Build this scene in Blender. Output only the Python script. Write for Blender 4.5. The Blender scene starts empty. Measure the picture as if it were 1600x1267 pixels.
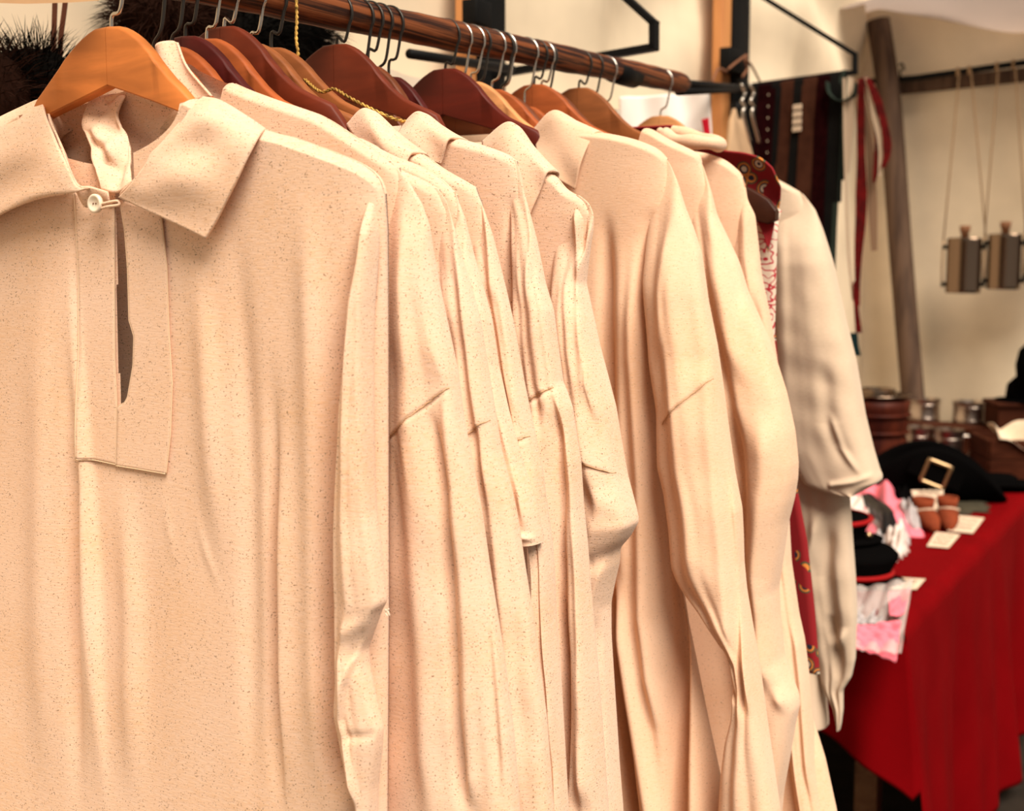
import bpy, bmesh, math, random
import numpy as np
from mathutils import Vector
random.seed(7); rng = np.random.default_rng(7)
S = bpy.context.scene
C = S.collection

# ------------------------------------------------------------------ camera
F = 2000.0
PITCH = math.atan(233.5 / F)
EYE = np.array([0.0, 0.0, 1.5])
FWD = np.array([0, math.cos(PITCH), -math.sin(PITCH)])
UPV = np.array([0, math.sin(PITCH), math.cos(PITCH)])
RGT = np.array([1.0, 0, 0])
cam = bpy.data.cameras.new('camera'); camo = bpy.data.objects.new('camera', cam); C.objects.link(camo)
camo.location = EYE; camo.rotation_euler = (math.pi / 2 - PITCH, 0, 0)
cam.sensor_fit = 'HORIZONTAL'; cam.sensor_width = 36; cam.lens = F / 1600 * 36
cam.clip_start = 0.05
cam.dof.use_dof = True; cam.dof.focus_distance = 1.12; cam.dof.aperture_fstop = 7.5
S.camera = camo

# ------------------------------------------------------------------ light
W = bpy.data.worlds.new('world'); S.world = W; W.use_nodes = True
bg = W.node_tree.nodes['Background']
bg.inputs[0].default_value = (1.0, 0.88, 0.76, 1); bg.inputs[1].default_value = 0.27
sun = bpy.data.lights.new('sun', 'SUN'); suno = bpy.data.objects.new('sun', sun); C.objects.link(suno)
sun.energy = 4.3; sun.angle = math.radians(36); sun.color = (1.0, 0.89, 0.76)
suno.rotation_euler = Vector((0.28, -0.56, 0.85)).to_track_quat('Z', 'Y').to_euler()
S.view_settings.view_transform = 'Standard'; S.view_settings.look = 'None'
S.view_settings.exposure = 0.48; S.view_settings.gamma = 1.0
S.view_settings.use_curve_mapping = False

# ------------------------------------------------------------------ pixel helpers
def ray(px, py):
    return FWD + RGT * ((px - 800) / F) + UPV * ((633.5 - py) / F)
def at(px, py, z):
    return EYE + ray(px, py) * z
def on_plane(px, py, p0, nrm):
    r = ray(px, py); k = np.dot(np.asarray(p0) - EYE, nrm) / np.dot(r, nrm)
    return EYE + r * k
def on_h(px, py, h):
    return on_plane(px, py, (0, 0, h), np.array([0, 0, 1.0]))

# ------------------------------------------------------------------ object helpers
def tag(o, label, cat, group=None, kind=None):
    if label: o['label'] = label
    if cat: o['category'] = cat
    if group: o['group'] = group
    if kind: o['kind'] = kind
    return o
def empty(name, loc=(0, 0, 0), rz=0.0):
    o = bpy.data.objects.new(name, None); C.objects.link(o)
    o.empty_display_size = 0.05
    o.location = tuple(loc); o.rotation_euler = (0, 0, rz)
    return o
def mesh_obj(name, verts, faces, mat, parent=None, smooth=True, loc=None):
    me = bpy.data.meshes.new(name)
    me.from_pydata([tuple(map(float, v)) for v in verts], [], faces)
    me.polygons.foreach_set('use_smooth', [smooth] * len(me.polygons))
    me.materials.append(mat); me.update()
    o = bpy.data.objects.new(name, me); C.objects.link(o)
    if parent: o.parent = parent
    if loc is not None: o.location = tuple(loc)
    return o
def grid_obj(name, G, mat, parent=None, closed=False, mask=None, flip=False, shell=0.0):
    """G: (rows, cols, 3) array -> quad grid mesh"""
    R, K, _ = G.shape
    idx = np.arange(R * K).reshape(R, K)
    a = idx[:-1, :-1]; b = idx[:-1, 1:]; c = idx[1:, 1:]; d = idx[1:, :-1]
    if closed:
        nx = np.roll(idx, -1, axis=1)
        a = idx[:-1]; b = nx[:-1]; c = nx[1:]; d = idx[1:]
    q = np.stack([a, d, c, b] if not flip else [a, b, c, d], -1).reshape(-1, 4)
    if mask is not None: q = q[mask.reshape(-1)]
    me = bpy.data.meshes.new(name)
    V = np.ascontiguousarray(G.reshape(-1, 3), dtype=np.float32)
    me.vertices.add(len(V)); me.vertices.foreach_set('co', V.ravel())
    me.loops.add(q.size); me.loops.foreach_set('vertex_index', q.ravel().astype(np.int32))
    me.polygons.add(len(q)); me.polygons.foreach_set('loop_start', np.arange(0, q.size, 4, dtype=np.int32))
    me.polygons.foreach_set('use_smooth', np.ones(len(q), dtype=bool))
    me.update(calc_edges=True); me.validate()
    me.materials.append(mat)
    o = bpy.data.objects.new(name, me); C.objects.link(o)
    if parent: o.parent = parent
    if shell:
        m = o.modifiers.new('thickness', 'SOLIDIFY'); m.thickness = shell; m.offset = 0
    return o
def tube_arr(path, rad, seg=8):
    """swept tube -> (n, seg, 3)"""
    P = np.asarray(path, float); n = len(P)
    rad = np.broadcast_to(np.asarray(rad, float), (n,))
    T = np.gradient(P, axis=0); T /= np.linalg.norm(T, axis=1)[:, None] + 1e-12
    ref = np.array([0, 0, 1.0]) if abs(T[0, 2]) < .9 else np.array([1.0, 0, 0])
    nv = np.cross(T[0], ref); nv /= np.linalg.norm(nv)
    out = np.zeros((n, seg, 3))
    ang = np.linspace(0, 2 * np.pi, seg, endpoint=False)
    for i in range(n):
        nv = nv - T[i] * np.dot(nv, T[i]); nv /= np.linalg.norm(nv) + 1e-12
        bv = np.cross(T[i], nv)
        out[i] = P[i] + rad[i] * (np.cos(ang)[:, None] * nv + np.sin(ang)[:, None] * bv)
    return out
class MB:
    def __init__(s): s.v = []; s.f = []
    def add(s, vs, fs):
        o = len(s.v); s.v += [tuple(map(float, v)) for v in vs]; s.f += [tuple(i + o for i in f) for f in fs]
        return s
    def grid(s, G, closed=False, caps=False):
        R, K, _ = G.shape; fs = []
        kk = K if closed else K - 1
        for i in range(R - 1):
            for j in range(kk):
                j2 = (j + 1) % K
                fs.append((i * K + j, (i + 1) * K + j, (i + 1) * K + j2, i * K + j2))
        if caps:
            fs.append(tuple(range(K))); fs.append(tuple(range((R - 1) * K, R * K))[::-1])
        return s.add(G.reshape(-1, 3), fs)
    def tube(s, path, rad, seg=8): return s.grid(tube_arr(path, rad, seg), True, True)
    def box(s, c, size, ax=None):
        c = np.asarray(c, float); ax = np.eye(3) if ax is None else np.asarray(ax, float)
        vs = [c + ax[0] * size[0] / 2 * i + ax[1] * size[1] / 2 * j + ax[2] * size[2] / 2 * k
              for i in (-1, 1) for j in (-1, 1) for k in (-1, 1)]
        return s.add(vs, [(0, 1, 3, 2), (4, 6, 7, 5), (0, 4, 5, 1), (2, 3, 7, 6), (0, 2, 6, 4), (1, 5, 7, 3)])
    def lathe(s, prof, c=(0, 0, 0), seg=28, ax=None, sx=1, sy=1):
        ax = np.eye(3) if ax is None else np.asarray(ax, float)
        a = np.linspace(0, 2 * np.pi, seg, endpoint=False)
        G = np.zeros((len(prof), seg, 3))
        for i, (r, z) in enumerate(prof):
            G[i] = np.asarray(c) + np.outer(np.cos(a) * r * sx, ax[0]) + np.outer(np.sin(a) * r * sy, ax[1]) + z * ax[2]
        return s.grid(G[:, ::-1], True, False)
    def obj(s, name, mat, parent=None, smooth=True, bevel=0, rel=None):
        v = s.v
        if rel is not None:
            v = [(x - rel[0], y - rel[1], z - rel[2]) for x, y, z in v]
        o = mesh_obj(name, v, s.f, mat, parent, smooth)
        if bevel:
            m = o.modifiers.new('bevel', 'BEVEL'); m.width = bevel; m.segments = 2; m.limit_method = 'ANGLE'
        return o
def smooth_path(P, n):
    P = np.asarray(P, float)
    if len(P) < 3:
        t = np.linspace(0, 1, n)[:, None]; return P[0] * (1 - t) + P[-1] * t
    Q = np.vstack([2 * P[0] - P[1], P, 2 * P[-1] - P[-2]])
    seg = np.linalg.norm(np.diff(P, axis=0), axis=1); cum = np.concatenate([[0], np.cumsum(seg)])
    out = []
    for d in np.linspace(0, cum[-1], n):
        i = min(np.searchsorted(cum, d, 'right') - 1, len(seg) - 1); i = max(i, 0)
        t = (d - cum[i]) / (seg[i] + 1e-12)
        p0, p1, p2, p3 = Q[i], Q[i + 1], Q[i + 2], Q[i + 3]
        out.append(.5 * ((2 * p1) + (p2 - p0) * t + (2 * p0 - 5 * p1 + 4 * p2 - p3) * t * t + (3 * p1 - p0 - 3 * p2 + p3) * t ** 3))
    return np.array(out)
def sstep(x, a, b):
    t = np.clip((x - a) / (b - a), 0, 1); return t * t * (3 - 2 * t)
def smooth1(a, k):
    if k < 1: return a
    ker = np.exp(-np.linspace(-2, 2, 2 * k + 1) ** 2); ker /= ker.sum()
    return np.convolve(np.pad(a, k, mode='reflect', reflect_type='odd'), ker, 'valid')

# ------------------------------------------------------------------ materials
def mat_new(name):
    m = bpy.data.materials.new(name); m.use_nodes = True
    nt = m.node_tree; b = nt.nodes['Principled BSDF']
    return m, nt, b
def col(c): return (c[0], c[1], c[2], 1)
def plain(name, c, rough=.6, metal=0.0, spec=.15, bump=0, bscale=80, vary=0.0, vscale=12, alpha=1.0, trans=0.0):
    m, nt, b = mat_new(name)
    b.inputs['Base Color'].default_value = col(c); b.inputs['Roughness'].default_value = rough
    b.inputs['Metallic'].default_value = metal; b.inputs['Specular IOR Level'].default_value = spec
    b.inputs['Alpha'].default_value = alpha
    b.inputs['Transmission Weight'].default_value = trans
    tc = nt.nodes.new('ShaderNodeTexCoord')
    if vary:
        n = nt.nodes.new('ShaderNodeTexNoise'); n.inputs['Scale'].default_value = vscale; n.inputs['Detail'].default_value = 5
        nt.links.new(tc.outputs['Object'], n.inputs['Vector'])
        r = nt.nodes.new('ShaderNodeValToRGB')
        r.color_ramp.elements[0].position = .3; r.color_ramp.elements[1].position = .7
        r.color_ramp.elements[0].color = col([x * (1 - vary) for x in c]); r.color_ramp.elements[1].color = col([min(1, x * (1 + vary)) for x in c])
        nt.links.new(n.outputs['Fac'], r.inputs[0]); nt.links.new(r.outputs[0], b.inputs['Base Color'])
    if bump:
        n2 = nt.nodes.new('ShaderNodeTexNoise'); n2.inputs['Scale'].default_value = bscale; n2.inputs['Detail'].default_value = 4
        nt.links.new(tc.outputs['Object'], n2.inputs['Vector'])
        bp = nt.nodes.new('ShaderNodeBump'); bp.inputs['Strength'].default_value = bump; bp.inputs['Distance'].default_value = .002
        nt.links.new(n2.outputs['Fac'], bp.inputs['Height']); nt.links.new(bp.outputs[0], b.inputs['Normal'])
    return m
def linen(name, base, dark=(.18, .10, .05), speck=.625, warm=(.80, .50, .30), trl=0.0):
    """undyed speckled cotton: weave bump, tiny seed flecks, slubs"""
    m, nt, b = mat_new(name); L = nt.links.new; N = nt.nodes.new
    b.inputs['Roughness'].default_value = .95; b.inputs['Specular IOR Level'].default_value = .08
    b.inputs['Sheen Weight'].default_value = .15; b.inputs['Sheen Roughness'].default_value = .6
    tc = N('ShaderNodeTexCoord')
    n1 = N('ShaderNodeTexNoise'); n1.inputs['Scale'].default_value = 640; n1.inputs['Detail'].default_value = 1.5; n1.inputs['Roughness'].default_value = .6
    mp = N('ShaderNodeMapping'); mp.inputs['Scale'].default_value = (1, 1, 1.25)
    L(tc.outputs['Object'], mp.inputs[0]); L(mp.outputs[0], n1.inputs['Vector'])
    r1 = N('ShaderNodeValToRGB'); r1.color_ramp.elements[0].position = speck; r1.color_ramp.elements[1].position = speck + .07
    L(n1.outputs['Fac'], r1.inputs[0])
    n2 = N('ShaderNodeTexNoise'); n2.inputs['Scale'].default_value = 9; n2.inputs['Detail'].default_value = 4
    L(tc.outputs['Object'], n2.inputs['Vector'])
    mp3 = N('ShaderNodeMapping'); mp3.inputs['Scale'].default_value = (160, 160, 700)
    L(tc.outputs['Object'], mp3.inputs[0])
    n3 = N('ShaderNodeTexNoise'); n3.inputs['Scale'].default_value = 1; n3.inputs['Detail'].default_value = 2
    L(mp3.outputs[0], n3.inputs['Vector'])
    mx1 = N('ShaderNodeMix'); mx1.data_type = 'RGBA'
    mx1.inputs[6].default_value = col(base); mx1.inputs[7].default_value = col(warm)
    m0 = N('ShaderNodeMath'); m0.operation = 'MULTIPLY'
    L(n2.outputs['Fac'], m0.inputs[0]); L(n3.outputs['Fac'], m0.inputs[1])
    m2 = N('ShaderNodeMath'); m2.operation = 'MULTIPLY_ADD'; m2.inputs[1].default_value = 3.0; m2.inputs[2].default_value = -.35; m2.use_clamp = True
    L(m0.outputs[0], m2.inputs[0]); L(m2.outputs[0], mx1.inputs[0])
    mx2 = N('ShaderNodeMix'); mx2.data_type = 'RGBA'; mx2.inputs[7].default_value = col(dark)
    L(mx1.outputs[2], mx2.inputs[6])
    m1 = N('ShaderNodeMath'); m1.operation = 'MULTIPLY'; m1.inputs[1].default_value = .8
    L(r1.outputs[0], m1.inputs[0]); L(m1.outputs[0], mx2.inputs[0])
    L(mx2.outputs[2], b.inputs['Base Color'])
    bp = N('ShaderNodeBump'); bp.inputs['Strength'].default_value = .35; bp.inputs['Distance'].default_value = .0006
    L(n3.outputs['Fac'], bp.inputs['Height']); L(bp.outputs[0], b.inputs['Normal'])
    return m
def wood(name, c1, c2, scale=(6, 60, 60), rough=.4, bump=.15, spec=.4, lo=.36, hi=.64):
    m, nt, b = mat_new(name); L = nt.links.new; N = nt.nodes.new
    b.inputs['Roughness'].default_value = rough; b.inputs['Specular IOR Level'].default_value = spec
    tc = N('ShaderNodeTexCoord'); mp = N('ShaderNodeMapping'); mp.inputs['Scale'].default_value = scale
    L(tc.outputs['Object'], mp.inputs[0])
    n = N('ShaderNodeTexNoise'); n.inputs['Scale'].default_value = 1.0; n.inputs['Detail'].default_value = 5; n.inputs['Distortion'].default_value = .6
    L(mp.outputs[0], n.inputs['Vector'])
    r = N('ShaderNodeValToRGB'); r.color_ramp.elements[0].position = lo; r.color_ramp.elements[1].position = hi
    r.color_ramp.elements[0].color = col(c1); r.color_ramp.elements[1].color = col(c2)
    L(n.outputs['Fac'], r.inputs[0]); L(r.outputs[0], b.inputs['Base Color'])
    if bump:
        bp = N('ShaderNodeBump'); bp.inputs['Strength'].default_value = bump; bp.inputs['Distance'].default_value = .002
        L(n.outputs['Fac'], bp.inputs['Height']); L(bp.outputs[0], b.inputs['Normal'])
    return m
def canvas(name, c, tr=.45, scale=5):
    m, nt, b = mat_new(name); L = nt.links.new; N = nt.nodes.new
    nt.nodes.remove(b); out = nt.nodes['Material Output']
    tc = N('ShaderNodeTexCoord'); n = N('ShaderNodeTexNoise'); n.inputs['Scale'].default_value = scale; n.inputs['Detail'].default_value = 3
    L(tc.outputs['Object'], n.inputs['Vector'])
    r = N('ShaderNodeValToRGB'); r.color_ramp.elements[0].color = col([x * .86 for x in c]); r.color_ramp.elements[1].color = col(c)
    r.color_ramp.elements[0].position = .3; r.color_ramp.elements[1].position = .65
    L(n.outputs['Fac'], r.inputs[0])
    d = N('ShaderNodeBsdfDiffuse'); t = N('ShaderNodeBsdfTranslucent'); mx = N('ShaderNodeMixShader'); mx.inputs[0].default_value = tr
    L(r.outputs[0], d.inputs[0]); L(r.outputs[0], t.inputs[0]); L(d.outputs[0], mx.inputs[1]); L(t.outputs[0], mx.inputs[2])
    L(mx.outputs[0], out.inputs[0])
    return m
def flower_print(name):
    m, nt, b = mat_new(name); L = nt.links.new; N = nt.nodes.new
    b.inputs['Roughness'].default_value = .85
    tc = N('ShaderNodeTexCoord')
    v = N('ShaderNodeTexVoronoi'); v.inputs['Scale'].default_value = 38
    L(tc.outputs['Object'], v.inputs['Vector'])
    r = N('ShaderNodeValToRGB'); cr = r.color_ramp; cr.interpolation = 'CONSTANT'
    red = (.27, .004, .008)
    stops = [(0, (.02, .02, .05)), (.12, (.75, .62, .45)), (.22, (.02, .02, .04)), (.30, (.75, .25, .04)), (.37, (.03, .08, .04)), (.43, red)]
    cr.elements[0].position = 0; cr.elements[0].color = col(stops[0][1])
    cr.elements[1].position = stops[1][0]; cr.elements[1].color = col(stops[1][1])
    for p, c in stops[2:]:
        e = cr.elements.new(p); e.color = col(c)
    L(v.outputs['Distance'], r.inputs[0])
    n = N('ShaderNodeTexNoise'); n.inputs['Scale'].default_value = 30; n.inputs['Detail'].default_value = 1
    L(tc.outputs['Object'], n.inputs['Vector'])
    r2 = N('ShaderNodeValToRGB'); r2.color_ramp.interpolation = 'CONSTANT'
    r2.color_ramp.elements[0].color = (0, 0, 0, 1); r2.color_ramp.elements[1].position = .47; r2.color_ramp.elements[1].color = (1, 1, 1, 1)
    L(n.outputs['Fac'], r2.inputs[0])
    mx = N('ShaderNodeMix'); mx.data_type = 'RGBA'; L(r2.outputs[0], mx.inputs[0])
    mx.inputs[6].default_value = col(red); L(r.outputs[0], mx.inputs[7])
    mx.inputs[6].default_value = col(red)
    # vivid flowers where the mask is set, small specks elsewhere
    L(mx.outputs[2], b.inputs['Base Color'])
    return m
def squiggle_print(name):
    m, nt, b = mat_new(name); L = nt.links.new; N = nt.nodes.new
    b.inputs['Roughness'].default_value = .85
    tc = N('ShaderNodeTexCoord'); n = N('ShaderNodeTexNoise'); n.inputs['Scale'].default_value = 120; n.inputs['Detail'].default_value = 0
    L(tc.outputs['Object'], n.inputs['Vector'])
    s = N('ShaderNodeMath'); s.operation = 'SUBTRACT'; s.inputs[1].default_value = .5; L(n.outputs['Fac'], s.inputs[0])
    a = N('ShaderNodeMath'); a.operation = 'ABSOLUTE'; L(s.outputs[0], a.inputs[0])
    g = N('ShaderNodeMath'); g.operation = 'LESS_THAN'; g.inputs[1].default_value = .06; L(a.outputs[0], g.inputs[0])
    mx = N('ShaderNodeMix'); mx.data_type = 'RGBA'; L(g.outputs[0], mx.inputs[0])
    mx.inputs[6].default_value = col((.80, .66, .52)); mx.inputs[7].default_value = col((.50, .02, .04))
    L(mx.outputs[2], b.inputs['Base Color'])
    return m

M = {}
M['linen'] = linen('speckled_cotton', (.85, .592, .435))
M['linen2'] = linen('speckled_cotton_far', (.85, .578, .40), speck=.66)
M['smock'] = linen('washed_cotton', (.68, .52, .38), speck=.80, warm=(.60, .46, .32))
M['seam'] = plain('seam_thread', (.80, .58, .38), .9)
M['seamdark'] = plain('seam_brown_thread', (.60, .36, .19), .9)  # darker brown thread of the sleeve seams
M['button'] = plain('bone_button', (.86, .72, .55), .35, spec=.5)
M['rod'] = wood('stained_rod', (.022, .006, .003), (.20, .058, .018), (2.2, 190, 190), .55, .5, .2, .43, .57)
M['steel'] = plain('hook_steel', (.55, .50, .44), .25, 1.0)
M['iron'] = plain('hook_dark_wire', (.045, .04, .035), .35, .6)
M['black'] = plain('black_metal', (.004, .004, .004), .6, .0, .12)
M['postwood'] = wood('post_pine', (.45, .17, .05), (.62, .27, .09), (30, 30, 3), .6, .1)
M['greypole'] = wood('weathered_pole', (.055, .028, .016), (.12, .068, .04), (40, 40, 4), .8, .3)
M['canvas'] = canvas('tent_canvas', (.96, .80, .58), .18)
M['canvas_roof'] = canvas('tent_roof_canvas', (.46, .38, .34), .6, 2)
M['red'] = plain('red_tablecloth', (.15, .0008, .002), .95, spec=.03, bump=.3, bscale=250, vary=.10, vscale=7)
M['ground'] = plain('dark_ground', (.02, .014, .01), .95, vary=.3)
M['flower'] = flower_print('red_flower_print'); M['squiggle'] = squiggle_print('red_squiggle_print')

# ------------------------------------------------------------------ rack frame
PA = at(600, 38, 1.364); PB = at(1000, 121, 1.96)
U = (PB - PA); RODSL = U[2] / np.linalg.norm(U[:2]); U[2] = 0; U /= np.linalg.norm(U)
NV = np.array([U[1], -U[0], 0]); Z = np.array([0, 0, 1.0])
# rod parameter t = 0 under pixel column 175
def rod_at_px(px):
    # intersect the vertical plane of the pixel column with the rod line (plan view)
    r = ray(px, 60); d = np.array([r[0], r[1]])
    A = np.array([[U[0], -d[0]], [U[1], -d[1]]]); b = EYE[:2] - PA[:2]
    k = np.linalg.solve(A, b)[0]
    return k
T0 = rod_at_px(175)
def rod(t):
    k = T0 + t
    return PA + U * k + Z * (RODSL * k)
RZ = math.atan2(NV[1], NV[0])

class Frame:
    """upright plane of one hanger: s along NV (right), w along U (away), h up from the rod axis"""
    def __init__(self, t, yaw=0.0):
        self.t = t; self.O = rod(t); a = RZ + yaw
        self.rz = a; self.n = np.array([math.cos(a), math.sin(a), 0]); self.u = np.array([-math.sin(a), math.cos(a), 0])
    def L(self, px, py, w=0.0):
        p = on_plane(px, py, self.O + self.u * w, self.u) - self.O
        return np.array([np.dot(p, self.n), p[2]])
    def P3(self, px, py, w=0.0):
        s, h = self.L(px, py, w); return np.array([s, w, h])
    def Ls(self, pts, w=0.0): return np.array([self.L(x, y, w) for x, y in pts])
    def root(self, name): return empty(name, self.O, self.rz)
    @property
    def ppm(self): return F / (np.dot(self.O + self.n * .2 - EYE, FWD))

def fold_field(fr, folds, Sg, Hg, w=0.0):
    """sum of fold ridges (+ towards the viewer, metres) at local points"""
    out = np.zeros_like(Sg)
    for f in folds:
        kind, pts, wpx, amp = f[:4]
        tp = f[4] if len(f) > 4 else .06
        P = fr.Ls(pts, w); wd = wpx / fr.ppm; amp = amp / 1000 * 1.4
        if kind[0] == 'h':       # runs sideways: distance measured in height
            o = np.argsort(P[:, 0]); P = P[o]
            hc = np.interp(Sg, P[:, 0], P[:, 1]); d = (Hg - hc)
            e = sstep(Sg, P[0, 0] - .004, P[0, 0] + .004) * (1 - sstep(Sg, P[-1, 0] - .004, P[-1, 0] + .004))
        else:
            o = np.argsort(-P[:, 1]); P = P[o]
            sc = np.interp(-Hg, -P[:, 1], P[:, 0]); d = Sg - sc
            e = sstep(-Hg, -P[0, 1] - tp * .1, -P[0, 1] + tp) * (1 - sstep(-Hg, -P[-1, 1] - tp, -P[-1, 1] + tp * .1))
        if kind == 'r': g = np.exp(-(d / wd) ** 2)
        elif kind == 's': g = .5 * (1 + np.tanh(d / wd)) * np.exp(-np.clip(d, 0, None) / (wd * 7))       # right side raised, decays
        elif kind == 'S': g = .5 * (1 - np.tanh(d / wd)) * np.exp(-np.clip(-d, 0, None) / (wd * 7))      # left side raised, decays
        elif kind == 'hs': g = .5 * (1 + np.tanh(d / wd)) * np.exp(-np.clip(d, 0, None) / .05)           # upper side raised
        elif kind == 'hr': g = np.exp(-(d / wd) ** 2)
        out += amp * e * g
    return out
def auto_folds(seed, Sg, Hg, top, amp, n=9, span=.3, lean=.0):
    """soft vertical drape growing downwards"""
    r = np.random.default_rng(seed); out = np.zeros_like(Sg)
    for i in range(n):
        c = r.uniform(-span, span); wd = r.uniform(.010, .028); a = r.uniform(.3, 1) * amp * r.choice([1, 1, -1])
        st = r.uniform(.02, .30); fl = 1 + (-Hg) * r.uniform(.10, .45)
        g = np.exp(-((Sg - c * fl - lean * (-Hg)) / (wd * (1 + (-Hg) * .8))) ** 2)
        out += a * g * sstep(-(Hg - top), st, st + .35)
    # small wrinkles
    for i in range(16):
        k1 = r.uniform(15, 70); k2 = r.uniform(6, 45); ph = r.uniform(0, 6.28)
        out += amp * .018 * np.sin(Sg * k1 + Hg * k2 * r.choice([-1, 1]) + ph)
    return out

class Body:
    def __init__(self, fr, shoulder, edge, folds, T0=.012, T1=.05, hem=-1.15, deep=.012, neck=.075, neck_drop=.075, amp=.006, seed=1, Tmid=None, span=.3, wc=0.0, lean=0):
        self.fr = fr; self.seed = seed; self.deep = deep; self.amp = amp; self.folds = folds; self.T0 = T0; self.T1 = T1; self.hem = hem; self.span = span; self.wc = wc; self.lean = lean
        self.sh = smooth_path(fr.Ls(shoulder), 60); self.sh = self.sh[np.argsort(self.sh[:, 0])]; self.ed = fr.Ls(edge)
        self.neck = neck; self.neck_drop = neck_drop; self.Tmid = Tmid
        self.stip = self.sh[-1, 0]; self.htip = self.sh[-1, 1]
    def htop(self, s):
        return np.interp(np.abs(s), self.sh[:, 0], self.sh[:, 1])
    def Wr(self, h):
        e = np.vstack([[self.stip, self.htip], self.ed])
        o = np.argsort(-e[:, 1]); e = e[o]
        w = np.interp(-h, -e[:, 1], e[:, 0])
        return w
    def Th(self, h):
        k = sstep(-h, .12, -self.hem)
        return self.T0 + (self.T1 - self.T0) * k
    def w_front(self, Sg, Hg, edge=True):
        d = np.clip(self.htop(np.clip(np.abs(Sg), 0, self.stip)) - Hg, 0, None)
        a = np.clip(np.abs(Sg) / (self.Wr(Hg) + 1e-9), 0, 1)
        g = np.sqrt(np.clip(1 - a ** 7, 0, 1)) if edge else 1
        q = np.sqrt(np.clip(d / .006, 0, 1))
        f = fold_field(self.fr, self.folds, Sg, Hg, self.wc - (self.T0 + self.T1) / 2) + auto_folds(self.seed, Sg, Hg, self.htip, self.amp, span=self.span, lean=self.lean)
        k = sstep(d, .0, .05)
        # keep both halves a little apart however deep the valleys are
        return self.wc - np.maximum(self.Th(Hg) * g * q + f * k * np.clip(g * 1.3, 0, 1), -self.deep)
    def w_back(self, Sg, Hg):
        d = np.clip(self.htop(np.clip(np.abs(Sg), 0, self.stip)) - Hg, 0, None)
        a = np.clip(np.abs(Sg) / (self.Wr(Hg) + 1e-9), 0, 1)
        g = np.sqrt(np.clip(1 - a ** 7, 0, 1)); q = np.sqrt(np.clip(d / .02, 0, 1))
        f = auto_folds(self.seed + 50, Sg, Hg, self.htip, self.amp, span=self.span)
        return self.wc + np.maximum(self.Th(Hg) * g * q + f * sstep(d, 0, .05), .0)
    def grids(self, NA=240, NB=300):
        a = np.sin(np.linspace(-1, 1, NA) * math.pi / 2 * .97) / math.sin(math.pi / 2 * .97)
        b = np.linspace(0, 1, NB) ** 1.25
        out = []
        for back in (False, True):
            s0 = a * self.stip
            ht = self.htop(s0).copy()
            nk = np.clip(1 - np.abs(s0) / self.neck, 0, 1)
            ht -= np.sqrt(nk) * (self.neck_drop if not back else .012)
            Hg = ht[None, :] + (self.hem - ht)[None, :] * b[:, None]
            Sg = a[None, :] * np.maximum(self.Wr(Hg), 0)
            Wg = self.w_front(Sg, Hg) if not back else np.maximum(self.w_back(Sg, Hg), self.w_front(Sg, Hg) + .004)
            out.append(np.stack([Sg, Wg, Hg], -1))
        return out
    def build(self, mat, parent, NA=240, NB=300, slit=None):
        Fg, Bg = self.grids(NA, NB)
        G = np.concatenate([Fg, Bg[:, ::-1][:, 1:-1]], axis=1)
        mask = None
        if slit is not None:
            R, K, _ = G.shape; mask = np.ones((R - 1, K), bool)
            cs = (G[:-1] + G[1:]) / 2; cs = (cs + np.roll(cs, -1, 1)) / 2
            inside = slit(cs[..., 0], cs[..., 2]); inside[:, NA - 1:] = False
            mask &= ~inside
        return grid_obj('body', G, mat, parent, closed=True, mask=mask)

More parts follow.
